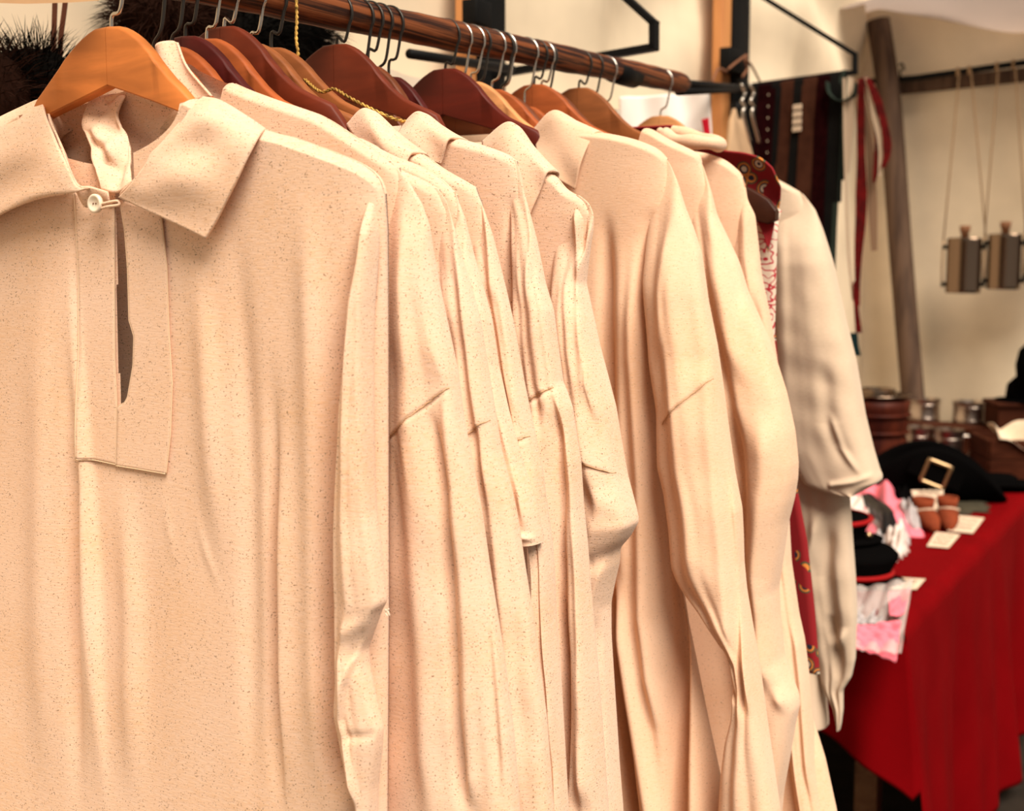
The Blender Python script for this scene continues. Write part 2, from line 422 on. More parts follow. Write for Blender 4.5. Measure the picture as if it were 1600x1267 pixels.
def sleeve(fr, left, right, mat, parent, T=.02, w0=-.02, folds=(), seed=1, NA=90, NB=320, mirror=True, amp=.003, drop=.0, wtop=0.0, p=.6, name='sleeve', gather=None, gn=9, seams=(), bl=.20):
    """hanging sleeve lofted between two outlines given as (px, py) on the hanger plane"""
    left = np.array(left, float); right = np.array(right, float)
    y0 = max(left[0, 1], right[0, 1]); y1 = min(left[-1, 1], right[-1, 1])
    ys = np.linspace(y0, y1, NB)
    xl = smooth1(np.interp(ys, left[:, 1], left[:, 0]), 5); xr = smooth1(np.interp(ys, right[:, 1], right[:, 0]), 4)
    b = np.linspace(0, 1, NB)
    if np.ndim(T): T = np.interp(b, np.linspace(0, 1, len(T)), T)
    else: T = np.full(NB, T)
    if np.ndim(w0): wc = np.interp(b, np.linspace(0, 1, len(w0)), w0)
    else: wc = wtop + (w0 - wtop) * sstep(b, 0, .22)
    wc = smooth1(wc, 8); T = smooth1(T, 8) * np.sqrt(np.clip(b / .03, 0.02, 1))
    blend = sstep(b, 0, bl); wc = wc * blend; T = T * (.15 + .85 * blend)
    ends = []
    for xs in (xl, xr):
        # pixel -> local on the upright plane through the sleeve's own axis
        r = FWD[None] + RGT[None] * ((xs - 800) / F)[:, None] + UPV[None] * ((633.5 - ys) / F)[:, None]
        k = (np.dot(fr.O - EYE, fr.u) + wc) / (r @ fr.u)
        P = EYE + r * k[:, None] - fr.O
        ends.append(np.stack([P @ fr.n, P[:, 2]], -1))
    Lp, Rp = ends
    a = np.linspace(0, 1, NA); x = (1 - np.cos(np.pi * a)) / 2
    prof = np.sin(np.pi * a) ** p
    Sg = Lp[:, :1] + (Rp[:, :1] - Lp[:, :1]) * x[None]; Hg = Lp[:, 1:] + (Rp[:, 1:] - Lp[:, 1:]) * x[None]
    wm = float((wc - T).mean()); f = fold_field(fr, list(folds), Sg, Hg, wm)
    r = np.random.default_rng(seed)
    wid = np.abs(Rp[:, 0] - Lp[:, 0]).mean() + .02
    xn = x[None] + 0 * Sg
    bb = b[:, None] + 0 * Sg
    for i in range(6):
        c = r.uniform(.1, .9); dr = r.uniform(-.25, .25)
        f += amp * r.uniform(.3, 1) * r.choice([-1, 1]) * np.exp(-((xn - c - dr * bb) / r.uniform(.06, .14)) ** 2) * sstep(bb, .05, .3)
    for i in range(14):
        f += amp * .07 * np.sin(xn * r.uniform(2, 12) + bb * r.uniform(8, 60) * r.choice([-1, 1]) + r.uniform(0, 6))
    if gather is not None:      # gathers falling from a cross seam: (polyline px, length m, amplitude mm)
        P = fr.Ls(gather[0], wm); o = np.argsort(P[:, 0]); P = P[o]
        hc = np.interp(Sg, P[:, 0], P[:, 1]); dd = hc - Hg
        for i in range(gn):
            c = P[0, 0] + (P[-1, 0] - P[0, 0]) * (i + r.uniform(.2, .8)) / gn
            ln = gather[1] * r.uniform(.4, 1.2)
            f += gather[2] / 1000 * r.uniform(.5, 1) * np.exp(-((Sg - c - dd * r.uniform(.0, .22)) / (.0035 + .02 * np.clip(dd, 0, .4))) ** 2) * sstep(dd, 0, .006) * np.exp(-np.clip(dd, 0, None) / ln)
    Wf = wc[:, None] - T[:, None] * prof[None] - f * prof[None] ** .7
    Wb = wc[:, None] + T[:, None] * prof[None] * .8
    Fg = np.stack([Sg, Wf, Hg], -1); Bg = np.stack([Sg, Wb, Hg], -1)
    G = np.concatenate([Fg, Bg[:, ::-1][:, 1:-1]], axis=1)
    o = grid_obj(name, G, mat, parent, closed=True)
    for pts in seams:            # stitched seam following the cloth
        SP = smooth_path(fr.Ls(pts, wm), 40)
        pth = []
        for s_, h_ in SP:
            d2 = (Sg - s_) ** 2 + (Hg - h_) ** 2; i_, j_ = np.unravel_index(np.argmin(d2), d2.shape)
            if 1 <= j_ < NA - 1 and d2[i_, j_] < 4e-5: pth.append((Sg[i_, j_], Wf[i_, j_] - .0002, Hg[i_, j_]))
        if len(pth) > 4:
            pth = np.array(pth)
            for c_ in range(3): pth[:, c_] = smooth1(pth[:, c_], 2)
            mb_ = MB(); mb_.tube(pth, .00045, 5); mb_.obj('seam', M['seamdark'], o)
    o2 = None
    if mirror:
        G2 = G.copy(); G2[..., 0] *= -1
        o2 = grid_obj(name, G2[::4, ::3], mat, parent, closed=True, flip=True)
    return o

def coons(c0, c1, d0, d1, nu, nv):
    """c0,c1: bottom/top curves (u), d0,d1: left/right curves (v)"""
    c0 = smooth_path(c0, nu); c1 = smooth_path(c1, nu); d0 = smooth_path(d0, nv); d1 = smooth_path(d1, nv)
    u = np.linspace(0, 1, nu)[None, :, None]; v = np.linspace(0, 1, nv)[:, None, None]
    Lc = (1 - v) * c0[None] + v * c1[None]; Ld = (1 - u) * d0[:, None] + u * d1[:, None]
    B = (1 - u) * (1 - v) * c0[0] + u * (1 - v) * c0[-1] + (1 - u) * v * c1[0] + u * v * c1[-1]
    return Lc + Ld - B

def simple_collar(fr, body, pts, mat, parent, lift=.006, seed=0):
    """fold-over collar: pts = inner_low, inner_top, (top peak), outer_top, outer_low in px"""
    wl = -(body.T0 + lift)
    il, it, pk, ot, ol = [fr.L(p[0], p[1], wl if i in (0, 4) else 0.0) for i, p in enumerate(pts)]
    def front(p, l=lift):
        w = float(body.w_front(np.array([p[0]]), np.array([min(p[1], body.htop(p[0]) - .004)]))[0])
        return np.array([p[0], w - l, p[1]])
    def top(p, dz=0.0): return np.array([p[0], -.003, p[1] + dz])
    bottom = [front(il), front((il + ol) / 2, lift + .003), front(ol)]
    topc = [top(it), top(pk), top((pk + ot) / 2), top(ot)]
    leftc = [front(il), np.array([(il[0] + it[0]) / 2, -.014, (il[1] + it[1]) / 2]), top(it)]
    rightc = [front(ol), front((ol * .55 + ot * .45), lift), np.array([ot[0] * .9 + ol[0] * .1, -.014, ot[1] * .92 + ol[1] * .08]), top(ot)]
    G = coons(bottom, topc, leftc, rightc, 40, 40)
    rr = np.random.default_rng(seed)
    uu, vv = np.meshgrid(np.linspace(0, 1, 40), np.linspace(0, 1, 40))
    G[..., 1] -= .0025 * np.sin(uu * 5 + vv * 3 + seed) * np.sin(vv * math.pi)
    Bk = G.copy(); Bk[..., 1] *= -1
    full = np.concatenate([G, Bk[::-1][1:]], axis=0)
    left = full.copy(); left[..., 0] *= -1
    o = grid_obj('collar', full, mat, parent, shell=.0022)
    o2 = grid_obj('collar', left[::2, ::2], mat, parent, flip=True, shell=.0022)
    # neck band joining both flaps
    ring = []
    r0 = it[0]; zz = it[1]
    for k in range(25):
        a = k / 24 * math.pi
        ring.append([r0 * math.cos(a), .02 * math.sin(a), zz + .002 * math.sin(a)])
    ring = np.array(ring); low = ring.copy(); low[:, 2] -= .035; low[:, 0] *= .96
    grid_obj('neck_band', np.stack([ring, low]), mat, parent, shell=.002)
    return o

# ================================================================== the tent
WALL_D = -.47                                   # back wall: this far left of the rod, parallel to it
WALL0 = rod(0) + NV * WALL_D; WALL0[2] = 0
def wall_pt(px, py, off=0.0):                   # pixel -> point on the back wall (off = metres in front of it)
    return on_plane(px, py, WALL0 + NV * off, NV)
CORNER = wall_pt(1344, 400); CORNER[2] = 0
def end_pt(px, py, off=0.0):                    # pixel -> point on the end wall
    return on_plane(px, py, CORNER - U * off, U)
EAVE = end_pt(1380, 26)[2]
def along_wall(k, h, off=0.0): return CORNER - U * k + NV * off + Z * h
# back wall canvas: sagging folds
def canvas_wall(name, org, d, nrm, length, h0, h1, seed, nx=120, nz=50, amp=.02):
    r = np.random.default_rng(seed)
    x = np.linspace(-.2, length, nx); z = np.linspace(h0, h1, nz); X, Zz = np.meshgrid(x, z)
    off = np.zeros_like(X)
    for i in range(14):
        a = r.uniform(-.5, .5); k = r.uniform(3, 14); ph = r.uniform(0, 6)
        off += amp * r.uniform(.1, .5) * np.sin(k * (X * math.cos(a) + Zz * math.sin(a)) + ph)
    # swags under the eave
    sw = np.exp(-((Zz - h1) / .5) ** 2)
    off += amp * 1.6 * sw * np.sin(14 * Zz + 5 * np.sin(X * 1.6 + seed))
    G = org[None, None] + X[..., None] * d + Zz[..., None] * Z + off[..., None] * nrm
    o = grid_obj(name, G, M['canvas'], None)
    return o
tag(canvas_wall('wall_back', CORNER, -U, NV, 6.5, 0, EAVE + .12, 3), None, None, kind='structure')
tag(canvas_wall('wall_right', CORNER, NV, -U, 3.2, 0, EAVE + .12, 8, amp=.03), None, None, kind='structure')
# roof canvas rising from both eaves
nx = 60
uu, vv = np.meshgrid(np.linspace(-.15, .40, nx), np.linspace(-.15, 1.5, nx))
rise = .30 * np.minimum(uu, vv * 1.0) - .05 * np.sin(np.clip(uu, 0, 2.2) / 2.2 * math.pi) * np.exp(-vv * 3) - .06 * np.sin(np.clip(vv, 0, 1.6) / 1.6 * math.pi) * np.exp(-uu * 3)
rise += .012 * np.sin(uu * 6 + vv * 9) + .01 * np.sin(uu * 13 - vv * 5)
G = CORNER[None, None] - uu[..., None] * U + vv[..., None] * NV + (EAVE + rise)[..., None] * Z
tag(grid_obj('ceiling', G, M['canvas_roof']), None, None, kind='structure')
# ground
g = MB(); g.box((0.6, 2.5, -.02), (9, 10, .04)); tag(g.obj('floor', M['ground'], None, False), None, None, kind='structure')

# leaning corner pole
pp = [end_pt(1372, 32, .10), end_pt(1390, 160, .11), end_pt(1408, 400, .12), end_pt(1428, 640, .13)]
pp.append(pp[-1] + (pp[-1] - pp[-2]) * 2.2)
pp[-1][2] = max(pp[-1][2], 0.0)
k = pp[-2]; dirv = pp[-2] - pp[-3]; foot = k + dirv * (k[2] / -dirv[2]); pp[-1] = foot
m = MB(); m.tube(smooth_path(pp, 30), .044, 14)
# squash into a squared timber with a lashed top
tag(m.obj('corner_pole', M['greypole']), 'weathered grey wooden tent pole leaning in the corner', 'pole')

# wooden rail across the end wall with the thin black bar in front
r0 = end_pt(1400, 138, .035); r1 = end_pt(1600, 117, .035); d = (r1 - r0) / np.linalg.norm(r1 - r0)
m = MB(); m.box((r0 + r0 + d * 2.6) / 2, (2.6, .03, .05), (d, U, np.cross(d, U)))
tag(m.obj('end_wall_batten', M['greypole'], bevel=.004), 'pale brown batten along the end wall above the flasks', 'batten')
q0 = end_pt(1352, 128, .09); q1 = end_pt(1430, 122, .10); q2 = end_pt(1600, 98, .11)
dd = (q2 - q1) / np.linalg.norm(q2 - q1)
m = MB(); m.tube(np.array([q0, q0 * .5 + q1 * .5, q1, q2, q2 + dd * 1.2]), .0115, 10)
FLRAIL = (q1, q2)
rail_o = empty('hanging_bar', q1); tag(rail_o, 'thin black bar on the end wall carrying two steel flasks', 'bar')
m.obj('bar', M['black'], rail_o, rel=q1)
hk = end_pt(1408, 122, .10)
hook = [hk + Z * .0 - U * .012, hk + Z * .03 - U * .012, end_pt(1413, 108, .11), end_pt(1409, 99, .11), end_pt(1405, 103, .11)]
m = MB(); m.tube(smooth_path(hook, 16), .004, 6); m.obj('end_hook', M['black'], rail_o, rel=q1)

# two uprights of the stall: pine plank and black steel post, each with an arm bracket
def upright(xw0, xw1, xb0, xb1, off, label1, label2, cap=None):
    a = wall_pt(xw0, 60, off); b = wall_pt(xw1, 60, off)
    c = (a + b) / 2; wd = max(.03, np.linalg.norm((b - a)[:2]))
    m = MB(); m.box((c[0], c[1], 1.35), (wd, .03, 2.7), (U, NV, Z))
    tag(m.obj('pine_post', M['postwood'], bevel=.003), label1, 'post')
    a2 = wall_pt(xb0, 60, off + .01); b2 = wall_pt(xb1, 60, off + .01); c2 = (a2 + b2) / 2; w2 = np.linalg.norm((b2 - a2)[:2])
    root = empty('steel_post', (c2[0], c2[1], 0), RZ + math.pi / 2)
    m = MB(); m.box((0, 0, 1.35), (w2, .04, 2.7)); m.obj('post', M['black'], root, bevel=.003)
    tag(root, label2, 'post')
    return c2, w2, root
c1, w1, rt1 = upright(722, 742, 740, 776, .06, 'pine post behind the wooden rail, near the middle of the rack', 'black steel post beside the pine post above the middle hangers')
c2_, w2_, rt2 = upright(1121, 1142, 1139, 1161, .06, 'orange pine post rising behind the far end of the wooden rail', 'black steel post beside the hanging belts')
# small clamp blocks on the posts
def block(px0, py0, px1, py1, off, th, root, name='clamp'):
    a = wall_pt(px0, py1, off); b = wall_pt(px1, py0, off)
    c = (a + b) / 2; m = MB(); m.box(c, (np.linalg.norm((b - a)[:2]), th, abs(b[2] - a[2])), (U, NV, Z))
    o = m.obj(name, M['black'], None, bevel=.002)
    o.parent = root; o.matrix_parent_inverse = root.matrix_basis.inverted()
    return o
bpy.context.view_layer.update()
block(733, 6, 757, 36, .10, .03, rt1); block(1132, 86, 1162, 110, .10, .03, rt2)
# brackets: bent flat bars in the plane of NV
def bracket(base, pts, wd, th, label):
    """pts in px on the plane through base perpendicular to the rack"""
    P = [on_plane(x, y, base, U) for x, y in pts]
    root = empty('arm_bracket', P[0])
    for i in range(len(P) - 1):
        a, b = P[i], P[i + 1]; d = (b - a); ln = np.linalg.norm(d); d /= ln
        m = MB(); m.box((a + b) / 2, (ln + th * .8, wd, th), (d, U, np.cross(d, U)))
        m.obj(('strut', 'end_plate', 'arm')[i], M['black'], root, smooth=False, bevel=.0015, rel=P[0])
    tag(root, label, 'bracket')
    return P
BR1 = bracket(np.array([c1[0], c1[1], 0]), [(768, -194), (1022, 36), (1022, 74), (765, 118)], .022, .012, 'black steel arm bracket above the wooden rail')
BR2 = bracket(np.array([c2_[0], c2_[1], 0]), [(1152, -29), (1336, 85), (1336, 113), (1150, 139)], .018, .012, 'black steel arm bracket carrying the belts')
# tube with round end cap below the rail, along the wall from post one
ta = at(640, 84, 1.82); tb = at(800, 108, 2.13)
m = MB(); m.tube(np.array([ta, ta * .7 + tb * .3, tb]), .0072, 12)
tag(m.obj('rail_tube', M['black'], smooth=True), 'black tube with a rounded end just under the wooden rail', 'tube')
# two thin bars from the rail end to the second post
for y0, y1, lab in ((130, 137, 'upper thin black bar joining the wooden rail to the far post'), (143, 140, 'lower thin black bar joining the wooden rail to the far post')):
    a = at(1060, y0, 2.12); b = wall_pt(1165, y1, .12)
    m = MB(); m.tube(np.array([a, (a + b) / 2, b]), .007, 10)
    tag(m.obj('cross_bar', M['black']), lab, 'bar')
# leather lace tied round the far post
lc = wall_pt(1165, 92, .12)
m = MB()
for pts in ([(1138, 108), (1150, 98), (1167, 86), (1163, 94)], [(1165, 92), (1175, 104), (1187, 127)], [(1163, 94), (1167, 108), (1160, 120)], [(1135, 112), (1122, 108), (1113, 128)]):
    m.tube(smooth_path([wall_pt(x, y, .13) for x, y in pts], 14), .0035, 6)
M['lace'] = plain('leather_lace', (.20, .085, .045), .7)
tag(m.obj('leather_lace', M['lace']), 'brown leather lace knotted round the far black post', 'lace')

# ------------------------------------------------------------------ the wooden clothes rail
a = rod(-.55); b = on_plane(1072, 131, rod(0), NV)
n = 90
path = np.array([a + (b - a) * i / (n - 1) for i in range(n)])
rr = .0172 + .0006 * np.sin(np.arange(n) * .5) + .0004 * np.sin(np.arange(n) * 1.7)
rr[-1] *= .55; rr[-2] *= .9
G = tube_arr(path, rr, 22)
root = empty('clothes_rail', rod(0)); root.rotation_euler = (0, 0, RZ + math.pi / 2)
mroot = np.array(root.rotation_euler)
def to_local(V, O, rz):
    V = np.asarray(V) - O; c, s = math.cos(-rz), math.sin(-rz)
    out = V.copy(); out[..., 0] = V[..., 0] * c - V[..., 1] * s; out[..., 1] = V[..., 0] * s + V[..., 1] * c
    return out
Gl = to_local(G, rod(0), RZ + math.pi / 2)
mb = MB(); mb.grid(Gl, True, True); mb.obj('pole', M['rod'], root)
tp = np.array([on_plane(x, y, rod(0), NV) for x, y in ((958, 109), (975, 115), (990, 119))])
mb = MB(); mb.grid(to_local(tube_arr(tp, .0178, 20), rod(0), RZ + math.pi / 2), True, True); mb.obj('tape', M['black'], root)
tag(root, 'dark stained round wooden clothes rail carrying all the hangers', 'rail')

# ================================================================== the garments
def shirt_root(fr, label, name='shirt', cat='shirt', group='undyed cotton shirts on the rail'):
    r = fr.root(name); tag(r, label, cat, group); return r
def seam_line(fr, pts, w, parent, mat=None, rad=.0007, name='seam'):
    P = [fr.P3(x, y, w) for x, y in pts]
    m = MB(); m.tube(smooth_path(P, 24), rad, 5); return m.obj(name, mat or M['seam'], parent)

# ---- A: the front shirt ------------------------------------------------------------
frA = Frame(0.0)
rA = shirt_root(frA, 'nearest cotton shirt with open collar, one button and slit placket')
foldsA = [
    ('S', [(100, 330), (118, 500), (138, 740), (150, 900), (158, 1060), (172, 1267)], 9, 12, .2),
    ('r', [(60, 420), (70, 700), (70, 1000), (75, 1267)], 40, 6, .2),
    ('r', [(110, 500), (120, 760), (118, 1000), (125, 1267)], 20, -10, .2),
    ('r', [(190, 740), (205, 950), (208, 1267)], 26, 5, .12),
    ('r', [(300, 380), (318, 560), (330, 760), (345, 900)], 26, 5, .12),
    ('r', [(360, 330), (372, 520), (385, 760), (395, 1267)], 22, -4, .15),
    ('s', [(425, 640), (432, 820), (438, 1000), (447, 1267)], 4, 10, .12),
    ('r', [(418, 560), (424, 820), (428, 1000), (434, 1267)], 16, -8, .15),
    ('r', [(470, 300), (480, 600), (490, 900), (500, 1267)], 24, 5, .1),
    ('r', [(556, 330), (545, 430), (528, 560), (520, 740), (515, 1000), (525, 1267)], 20, -13, .06),
    ('r', [(300, 790), (318, 860), (345, 935)], 9, 1.0, .05),
    ('r', [(250, 760), (262, 840), (272, 900)], 10, .8, .05),
]
bA = Body(frA, [(165, 110), (300, 150), (411, 201), (459, 215), (507, 232), (554, 251), (574, 262), (588, 274), (596, 287), (600, 303)],
          [(602, 322), (604, 360), (605, 600), (606, 940), (604, 1267), (602, 1500)], foldsA, T0=.020, T1=.032, hem=-1.0,
          neck=.09, neck_drop=.075, amp=.0035, seed=11)
slit_poly = [(170, 318), (178, 420), (183, 620), (188, 636), (206, 634), (222, 560), (214, 500), (208, 420), (200, 340)]
SL = frA.Ls([(177, 300), (179, 420), (183, 560), (188, 634)], -.023); SR = frA.Ls([(206, 300), (212, 420), (220, 520), (218, 570), (206, 634)], -.023)
def slit_in(Sg, Hg):
    l = np.interp(-Hg, -SL[:, 1], SL[:, 0]); r = np.interp(-Hg, -SR[:, 1], SR[:, 0])
    return (Hg < SL[0, 1] + .05) & (Hg > SL[-1, 1]) & (Sg > l) & (Sg < r)
bA.build(M['linen'], rA, 420, 520, slit=slit_in)
sleeve(frA, [(580, 262), (576, 330), (568, 400), (557, 470), (549, 560), (541, 640), (536, 740), (531, 830), (530, 900), (533, 1000), (535, 1060), (532, 1110), (538, 1140), (548, 1190), (560, 1240), (568, 1280)],
       [(588, 272), (590, 300), (584, 400), (577, 480), (576, 560), (577, 640), (579, 740), (582, 800), (589, 850), (598, 925), (600, 942), (592, 955), (581, 985), (570, 1014), (572, 1040), (580, 1080), (590, 1120), (595, 1140), (593, 1170), (586, 1230), (584, 1280)],
       M['linen'], rA, T=[.010, .015, .016, .016, .014, .012], w0=[-.004, -.021, -.028, -.030, -.030, -.028], seed=3, amp=.002, bl=.10,
       folds=[('S', [(570, 1005), (556, 1035), (548, 1070), (543, 1120), (552, 1180), (565, 1262)], 2.5, 6, .02),
              ('r', [(575, 960), (560, 1010), (548, 1060)], 8, -3, .02),
              ('hr', [(545, 1148), (575, 1150), (598, 1140)], 9, -1.5), ('hr', [(540, 985), (575, 975), (596, 955)], 14, 1.6)])
# placket: two facing strips and a tab below, 1.5 mm proud of the front
def surf_patch(name, body, fr, left, right, mat, parent, lift, nu=16, nv=90, rim=None):
    """strip on the front surface between two px outlines (functions of py)"""
    left = np.array(left, float); right = np.array(right, float)
    ys0 = np.linspace(left[0, 1], left[-1, 1], nv); ys1 = np.linspace(right[0, 1], right[-1, 1], nv)
    xl = np.interp(ys0, left[:, 1], left[:, 0]); xr = np.interp(ys1, right[:, 1], right[:, 0])
    t = np.linspace(0, 1, nu)
    w = float(body.w_front(np.array([.03]), np.array([-.2]))[0])
    G = np.zeros((nv, nu, 3))
    for i in range(nv):
        l = fr.L(xl[i], ys0[i], w); r = fr.L(xr[i], ys1[i], w)
        p = l[None] * (1 - t[:, None]) + r[None] * t[:, None]
        G[i, :, 0] = p[:, 0]; G[i, :, 2] = p[:, 1]
    G[..., 1] = body.w_front(G[..., 0], G[..., 2]) - lift
    o = grid_obj(name, G, mat, parent, shell=.0016)
    return o, G
def rim_tube(G, side, parent, mat, rad=.0006):
    P = {'l': G[:, 0], 'r': G[:, -1], 'b': G[-1], 't': G[0]}[side].copy(); P[:, 1] -= .0005
    m = MB(); m.tube(P, rad, 5); m.obj('stitched_edge', mat, parent)
pl, GL = surf_patch('placket', bA, frA, [(118, 300), (126, 420), (133, 560), (138, 714)], [(181, 318), (182, 440), (184, 560), (188, 626), (189, 725)], M['linen'], rA, .0014)
rim_tube(GL, 'l', pl, M['seam']); rim_tube(GL, 'b', pl, M['seam']); rim_tube(GL, 'r', pl, M['seam'], .0005)
pr, GR = surf_patch('placket', bA, frA, [(190, 312), (198, 360), (203, 420), (206, 500), (214, 525), (213, 570), (205, 620), (200, 629), (189, 634), (188, 726)],
                    [(255, 335), (265, 420), (269, 520), (274, 600), (272, 680), (266, 739)], M['linen'], rA, .0018, 20, 120)
rim_tube(GR, 'r', pr, M['seam']); rim_tube(GR, 'b', pr, M['seam']); rim_tube(GR, 'l', pr, M['seam'], .0005)
# button with loop
w = -.0385
bc = frA.P3(149, 318, w)
rad = 15 / F * 1.0
axn = [(1, 0, 0), (0, 0, 1), (0, -1, 0)]
mb = MB(); mb.lathe([(0, .0005), (rad * .55, .0008), (rad * .7, .0018), (rad * .88, .0022), (rad, .0012), (rad, -.0012), (0, -.0014)], bc, 28, axn)
bo = mb.obj('button', M['button'], rA)
for dx in (-.0014, .0014):
    mb = MB(); mb.lathe([(0, .0012), (.0006, .0012), (.0007, .0004)], bc + np.array([dx, 0, .0]), 8, axn); mb.obj('thread_hole', M['lace'], bo)
lp = [frA.P3(152, 321, w + .001), frA.P3(166, 317, w), frA.P3(184, 314, w + .002), frA.P3(186, 320, w + .002), frA.P3(168, 323, w), frA.P3(154, 327, w + .001)]
mb = MB(); mb.tube(smooth_path(lp, 30), .0012, 6); mb.obj('button_loop', M['linen'], rA)
# collar of A
wf = lambda px, py, l: frA.P3(px, py, l)
def patchA(name, c0, c1, d0, d1, nu=50, nv=40, wr=.002, seed=0):
    G = coons(c0, c1, d0, d1, nu, nv)
    u, v = np.meshgrid(np.linspace(0, 1, nu), np.linspace(0, 1, nv)); r = np.random.default_rng(seed)
    e = np.sin(u * math.pi) ** .5 * np.sin(v * math.pi) ** .5
    for i in range(7):
        G[..., 1] += wr * .35 * e * np.sin(u * r.uniform(-9, 9) + v * r.uniform(4, 16) + r.uniform(0, 6))
    return grid_obj(name, G, M['linen'], rA, shell=.0022)
B_ = frA.P3
fold_r = [B_(186, 308, -.037), B_(205, 288, -.040), B_(228, 258, -.039), B_(243, 238, -.036), B_(272, 206, -.030), B_(290, 184, -.024), B_(300, 166, -.014), B_(318, 152, -.001)]
patchA('collar', [fold_r[0], B_(225, 327, -.038), B_(275, 350, -.037), B_(322, 373, -.036)],
       [fold_r[-1], B_(345, 158, -.006), B_(385, 182, -.004), B_(414, 202, -.002)],
       fold_r, [B_(322, 373, -.036), B_(344, 335, -.035), B_(375, 272, -.034), B_(404, 216, -.024), B_(414, 202, -.002)], 60, 60, .003, 2)
fold_l = [B_(168, 300, -.036), B_(140, 294, -.038), B_(121, 291, -.040), B_(104, 255, -.040), B_(86, 216, -.034), B_(72, 180, -.02), B_(66, 154, -.002)]
patchA('collar', [fold_l[1], B_(118, 300, -.040), B_(60, 310, -.040), B_(0, 336, -.038), B_(-60, 370, -.036)],
       [fold_l[-1], B_(40, 165, .0), B_(-20, 195, .002), B_(-75, 232, .002)],
       fold_l[1:], [B_(-60, 370, -.036), B_(-90, 320, -.034), B_(-110, 270, -.03), B_(-75, 232, .002)], 60, 50, .0035, 5)
# inner neck band (inside of the collar), front left, back and right
band_top = [B_(168, 300, -.036), B_(140, 292, -.037), B_(121, 288, -.037), B_(104, 252, -.036), B_(90, 215, -.028), B_(76, 180, -.012), B_(80, 150, .012), B_(120, 132, .03), B_(190, 128, .034), B_(255, 134, .028), B_(296, 146, .012), B_(300, 166, -.008), B_(286, 186, -.018), B_(262, 214, -.026), B_(240, 240, -.032), B_(215, 275, -.036), B_(190, 300, -.036)]
top = smooth_path(band_top, 120); low = top.copy()
cx = frA.L(180, 200)[0]
tt = np.linspace(0, 1, 120)
low[:, 2] -= .034 * np.sin(np.clip(tt * 1.15 - .03, 0.02, 1) * math.pi) ** .5 + .004; low[:, 0] = cx + (low[:, 0] - cx) * .86; low[:, 1] = low[:, 1] * .80
mid = (top + low) / 2; mid[:, 1] += .002 * np.sin(np.arange(120) * .35); mid[:, 0] = cx + (mid[:, 0] - cx) * .97
grid_obj('neck_band', np.stack([top, mid, low]), M['linen'], rA, shell=.0018)
# crumpled facing standing up inside the neck
patchA('facing', [B_(160, 296, -.030), B_(175, 300, -.031), B_(190, 298, -.031), B_(206, 285, -.028)],
       [B_(140, 158, .012), B_(158, 150, .015), B_(180, 146, .018), B_(198, 148, .018)],
       [B_(160, 296, -.030), B_(150, 268, -.028), B_(142, 230, -.012), B_(130, 195, .004), B_(140, 158, .012)],
       [B_(206, 285, -.028), B_(203, 250, -.014), B_(200, 215, -.004), B_(182, 182, .008), B_(198, 148, .018)], 40, 60, .008, 9)

# ---- B ------------------------------------------------------------------------------
def build_shirt(t, label, shoulder, edge, sl, sr, folds=(), sfolds=(), seam=None, collar=None, T0=.012, T1=.022, hem=-1.1, seed=1, Ts=.018, w0=-.010, amp=.004, samp=.003, gather=None,
                mat='linen', deep=.012, NA=160, NB=240, p=.6, neck=.085, gn=9, sNA=110, sNB=380, wc=0.0, span=.3, lean=0):
    fr = Frame(t); r = shirt_root(fr, label)
    b = Body(fr, shoulder, edge, list(folds), T0=T0, T1=T1, hem=hem, neck=neck, amp=amp, seed=seed, wc=wc, span=span, lean=lean, deep=deep)
    b.build(M[mat], r, NA, NB)
    sf = list(sfolds)
    if seam is not None: sf.append(('hs', seam, 1.8, 2.4)); 
    sleeve(fr, sl, sr, M[mat], r, T=Ts, w0=w0, folds=sf, seed=seed, amp=samp, gather=gather, p=p, gn=gn, NA=sNA, NB=sNB, seams=[seam] if seam else [])
    if collar is not None: simple_collar(fr, b, collar, M[mat], r, seed=seed)
    return fr, b, r

frB, bB, rB = build_shirt(.046, 'second shirt, sleeve seam with a loose white thread loop, behind the nearest shirt',
    [(230, 95), (277, 78), (305, 95), (365, 130), (420, 152), (470, 169), (502, 181), (535, 201), (592, 240), (622, 262)],
    [(632, 300), (640, 360), (650, 600), (660, 800), (690, 1267), (700, 1500)],
    [(575, 240), (598, 290), (602, 360), (603, 420), (604, 500), (606, 580), (606, 640), (607, 690), (607, 760), (606, 800), (607, 942), (606, 1000), (605, 1100), (601, 1180), (598, 1267), (596, 1330)],
    [(612, 252), (640, 285), (660, 320), (671, 354), (675, 389), (682, 437), (694, 500), (711, 580), (720, 651), (737, 737), (749, 800), (762, 892), (784, 1028), (799, 1150), (808, 1267), (812, 1330)],
    sfolds=[('r', [(610, 270), (622, 400), (630, 520), (640, 660), (648, 800), (665, 1000), (680, 1267)], 20, 5, .05),
            ('S', [(640, 330), (652, 430), (663, 500), (690, 604)], 4, 5, .03),
            ('r', [(634, 300), (650, 330), (662, 352)], 5, -4, .01),
            ('r', [(690, 610), (700, 700), (712, 800), (726, 950), (745, 1267)], 12, 5, .03),
            ('r', [(668, 640), (690, 760), (700, 900), (715, 1100), (730, 1267)], 9, -5, .03),
            ('r', [(730, 760), (745, 900), (765, 1100), (780, 1267)], 8, -5, .05)],
    seam=[(606, 684), (630, 668), (662, 634), (690, 607)], gather=([(606, 684), (662, 634), (690, 607)], .12, 2.5), Ts=[.008, .018, .020, .022, .024], w0=[0, -.004, -.006, -.008, -.010], seed=21)
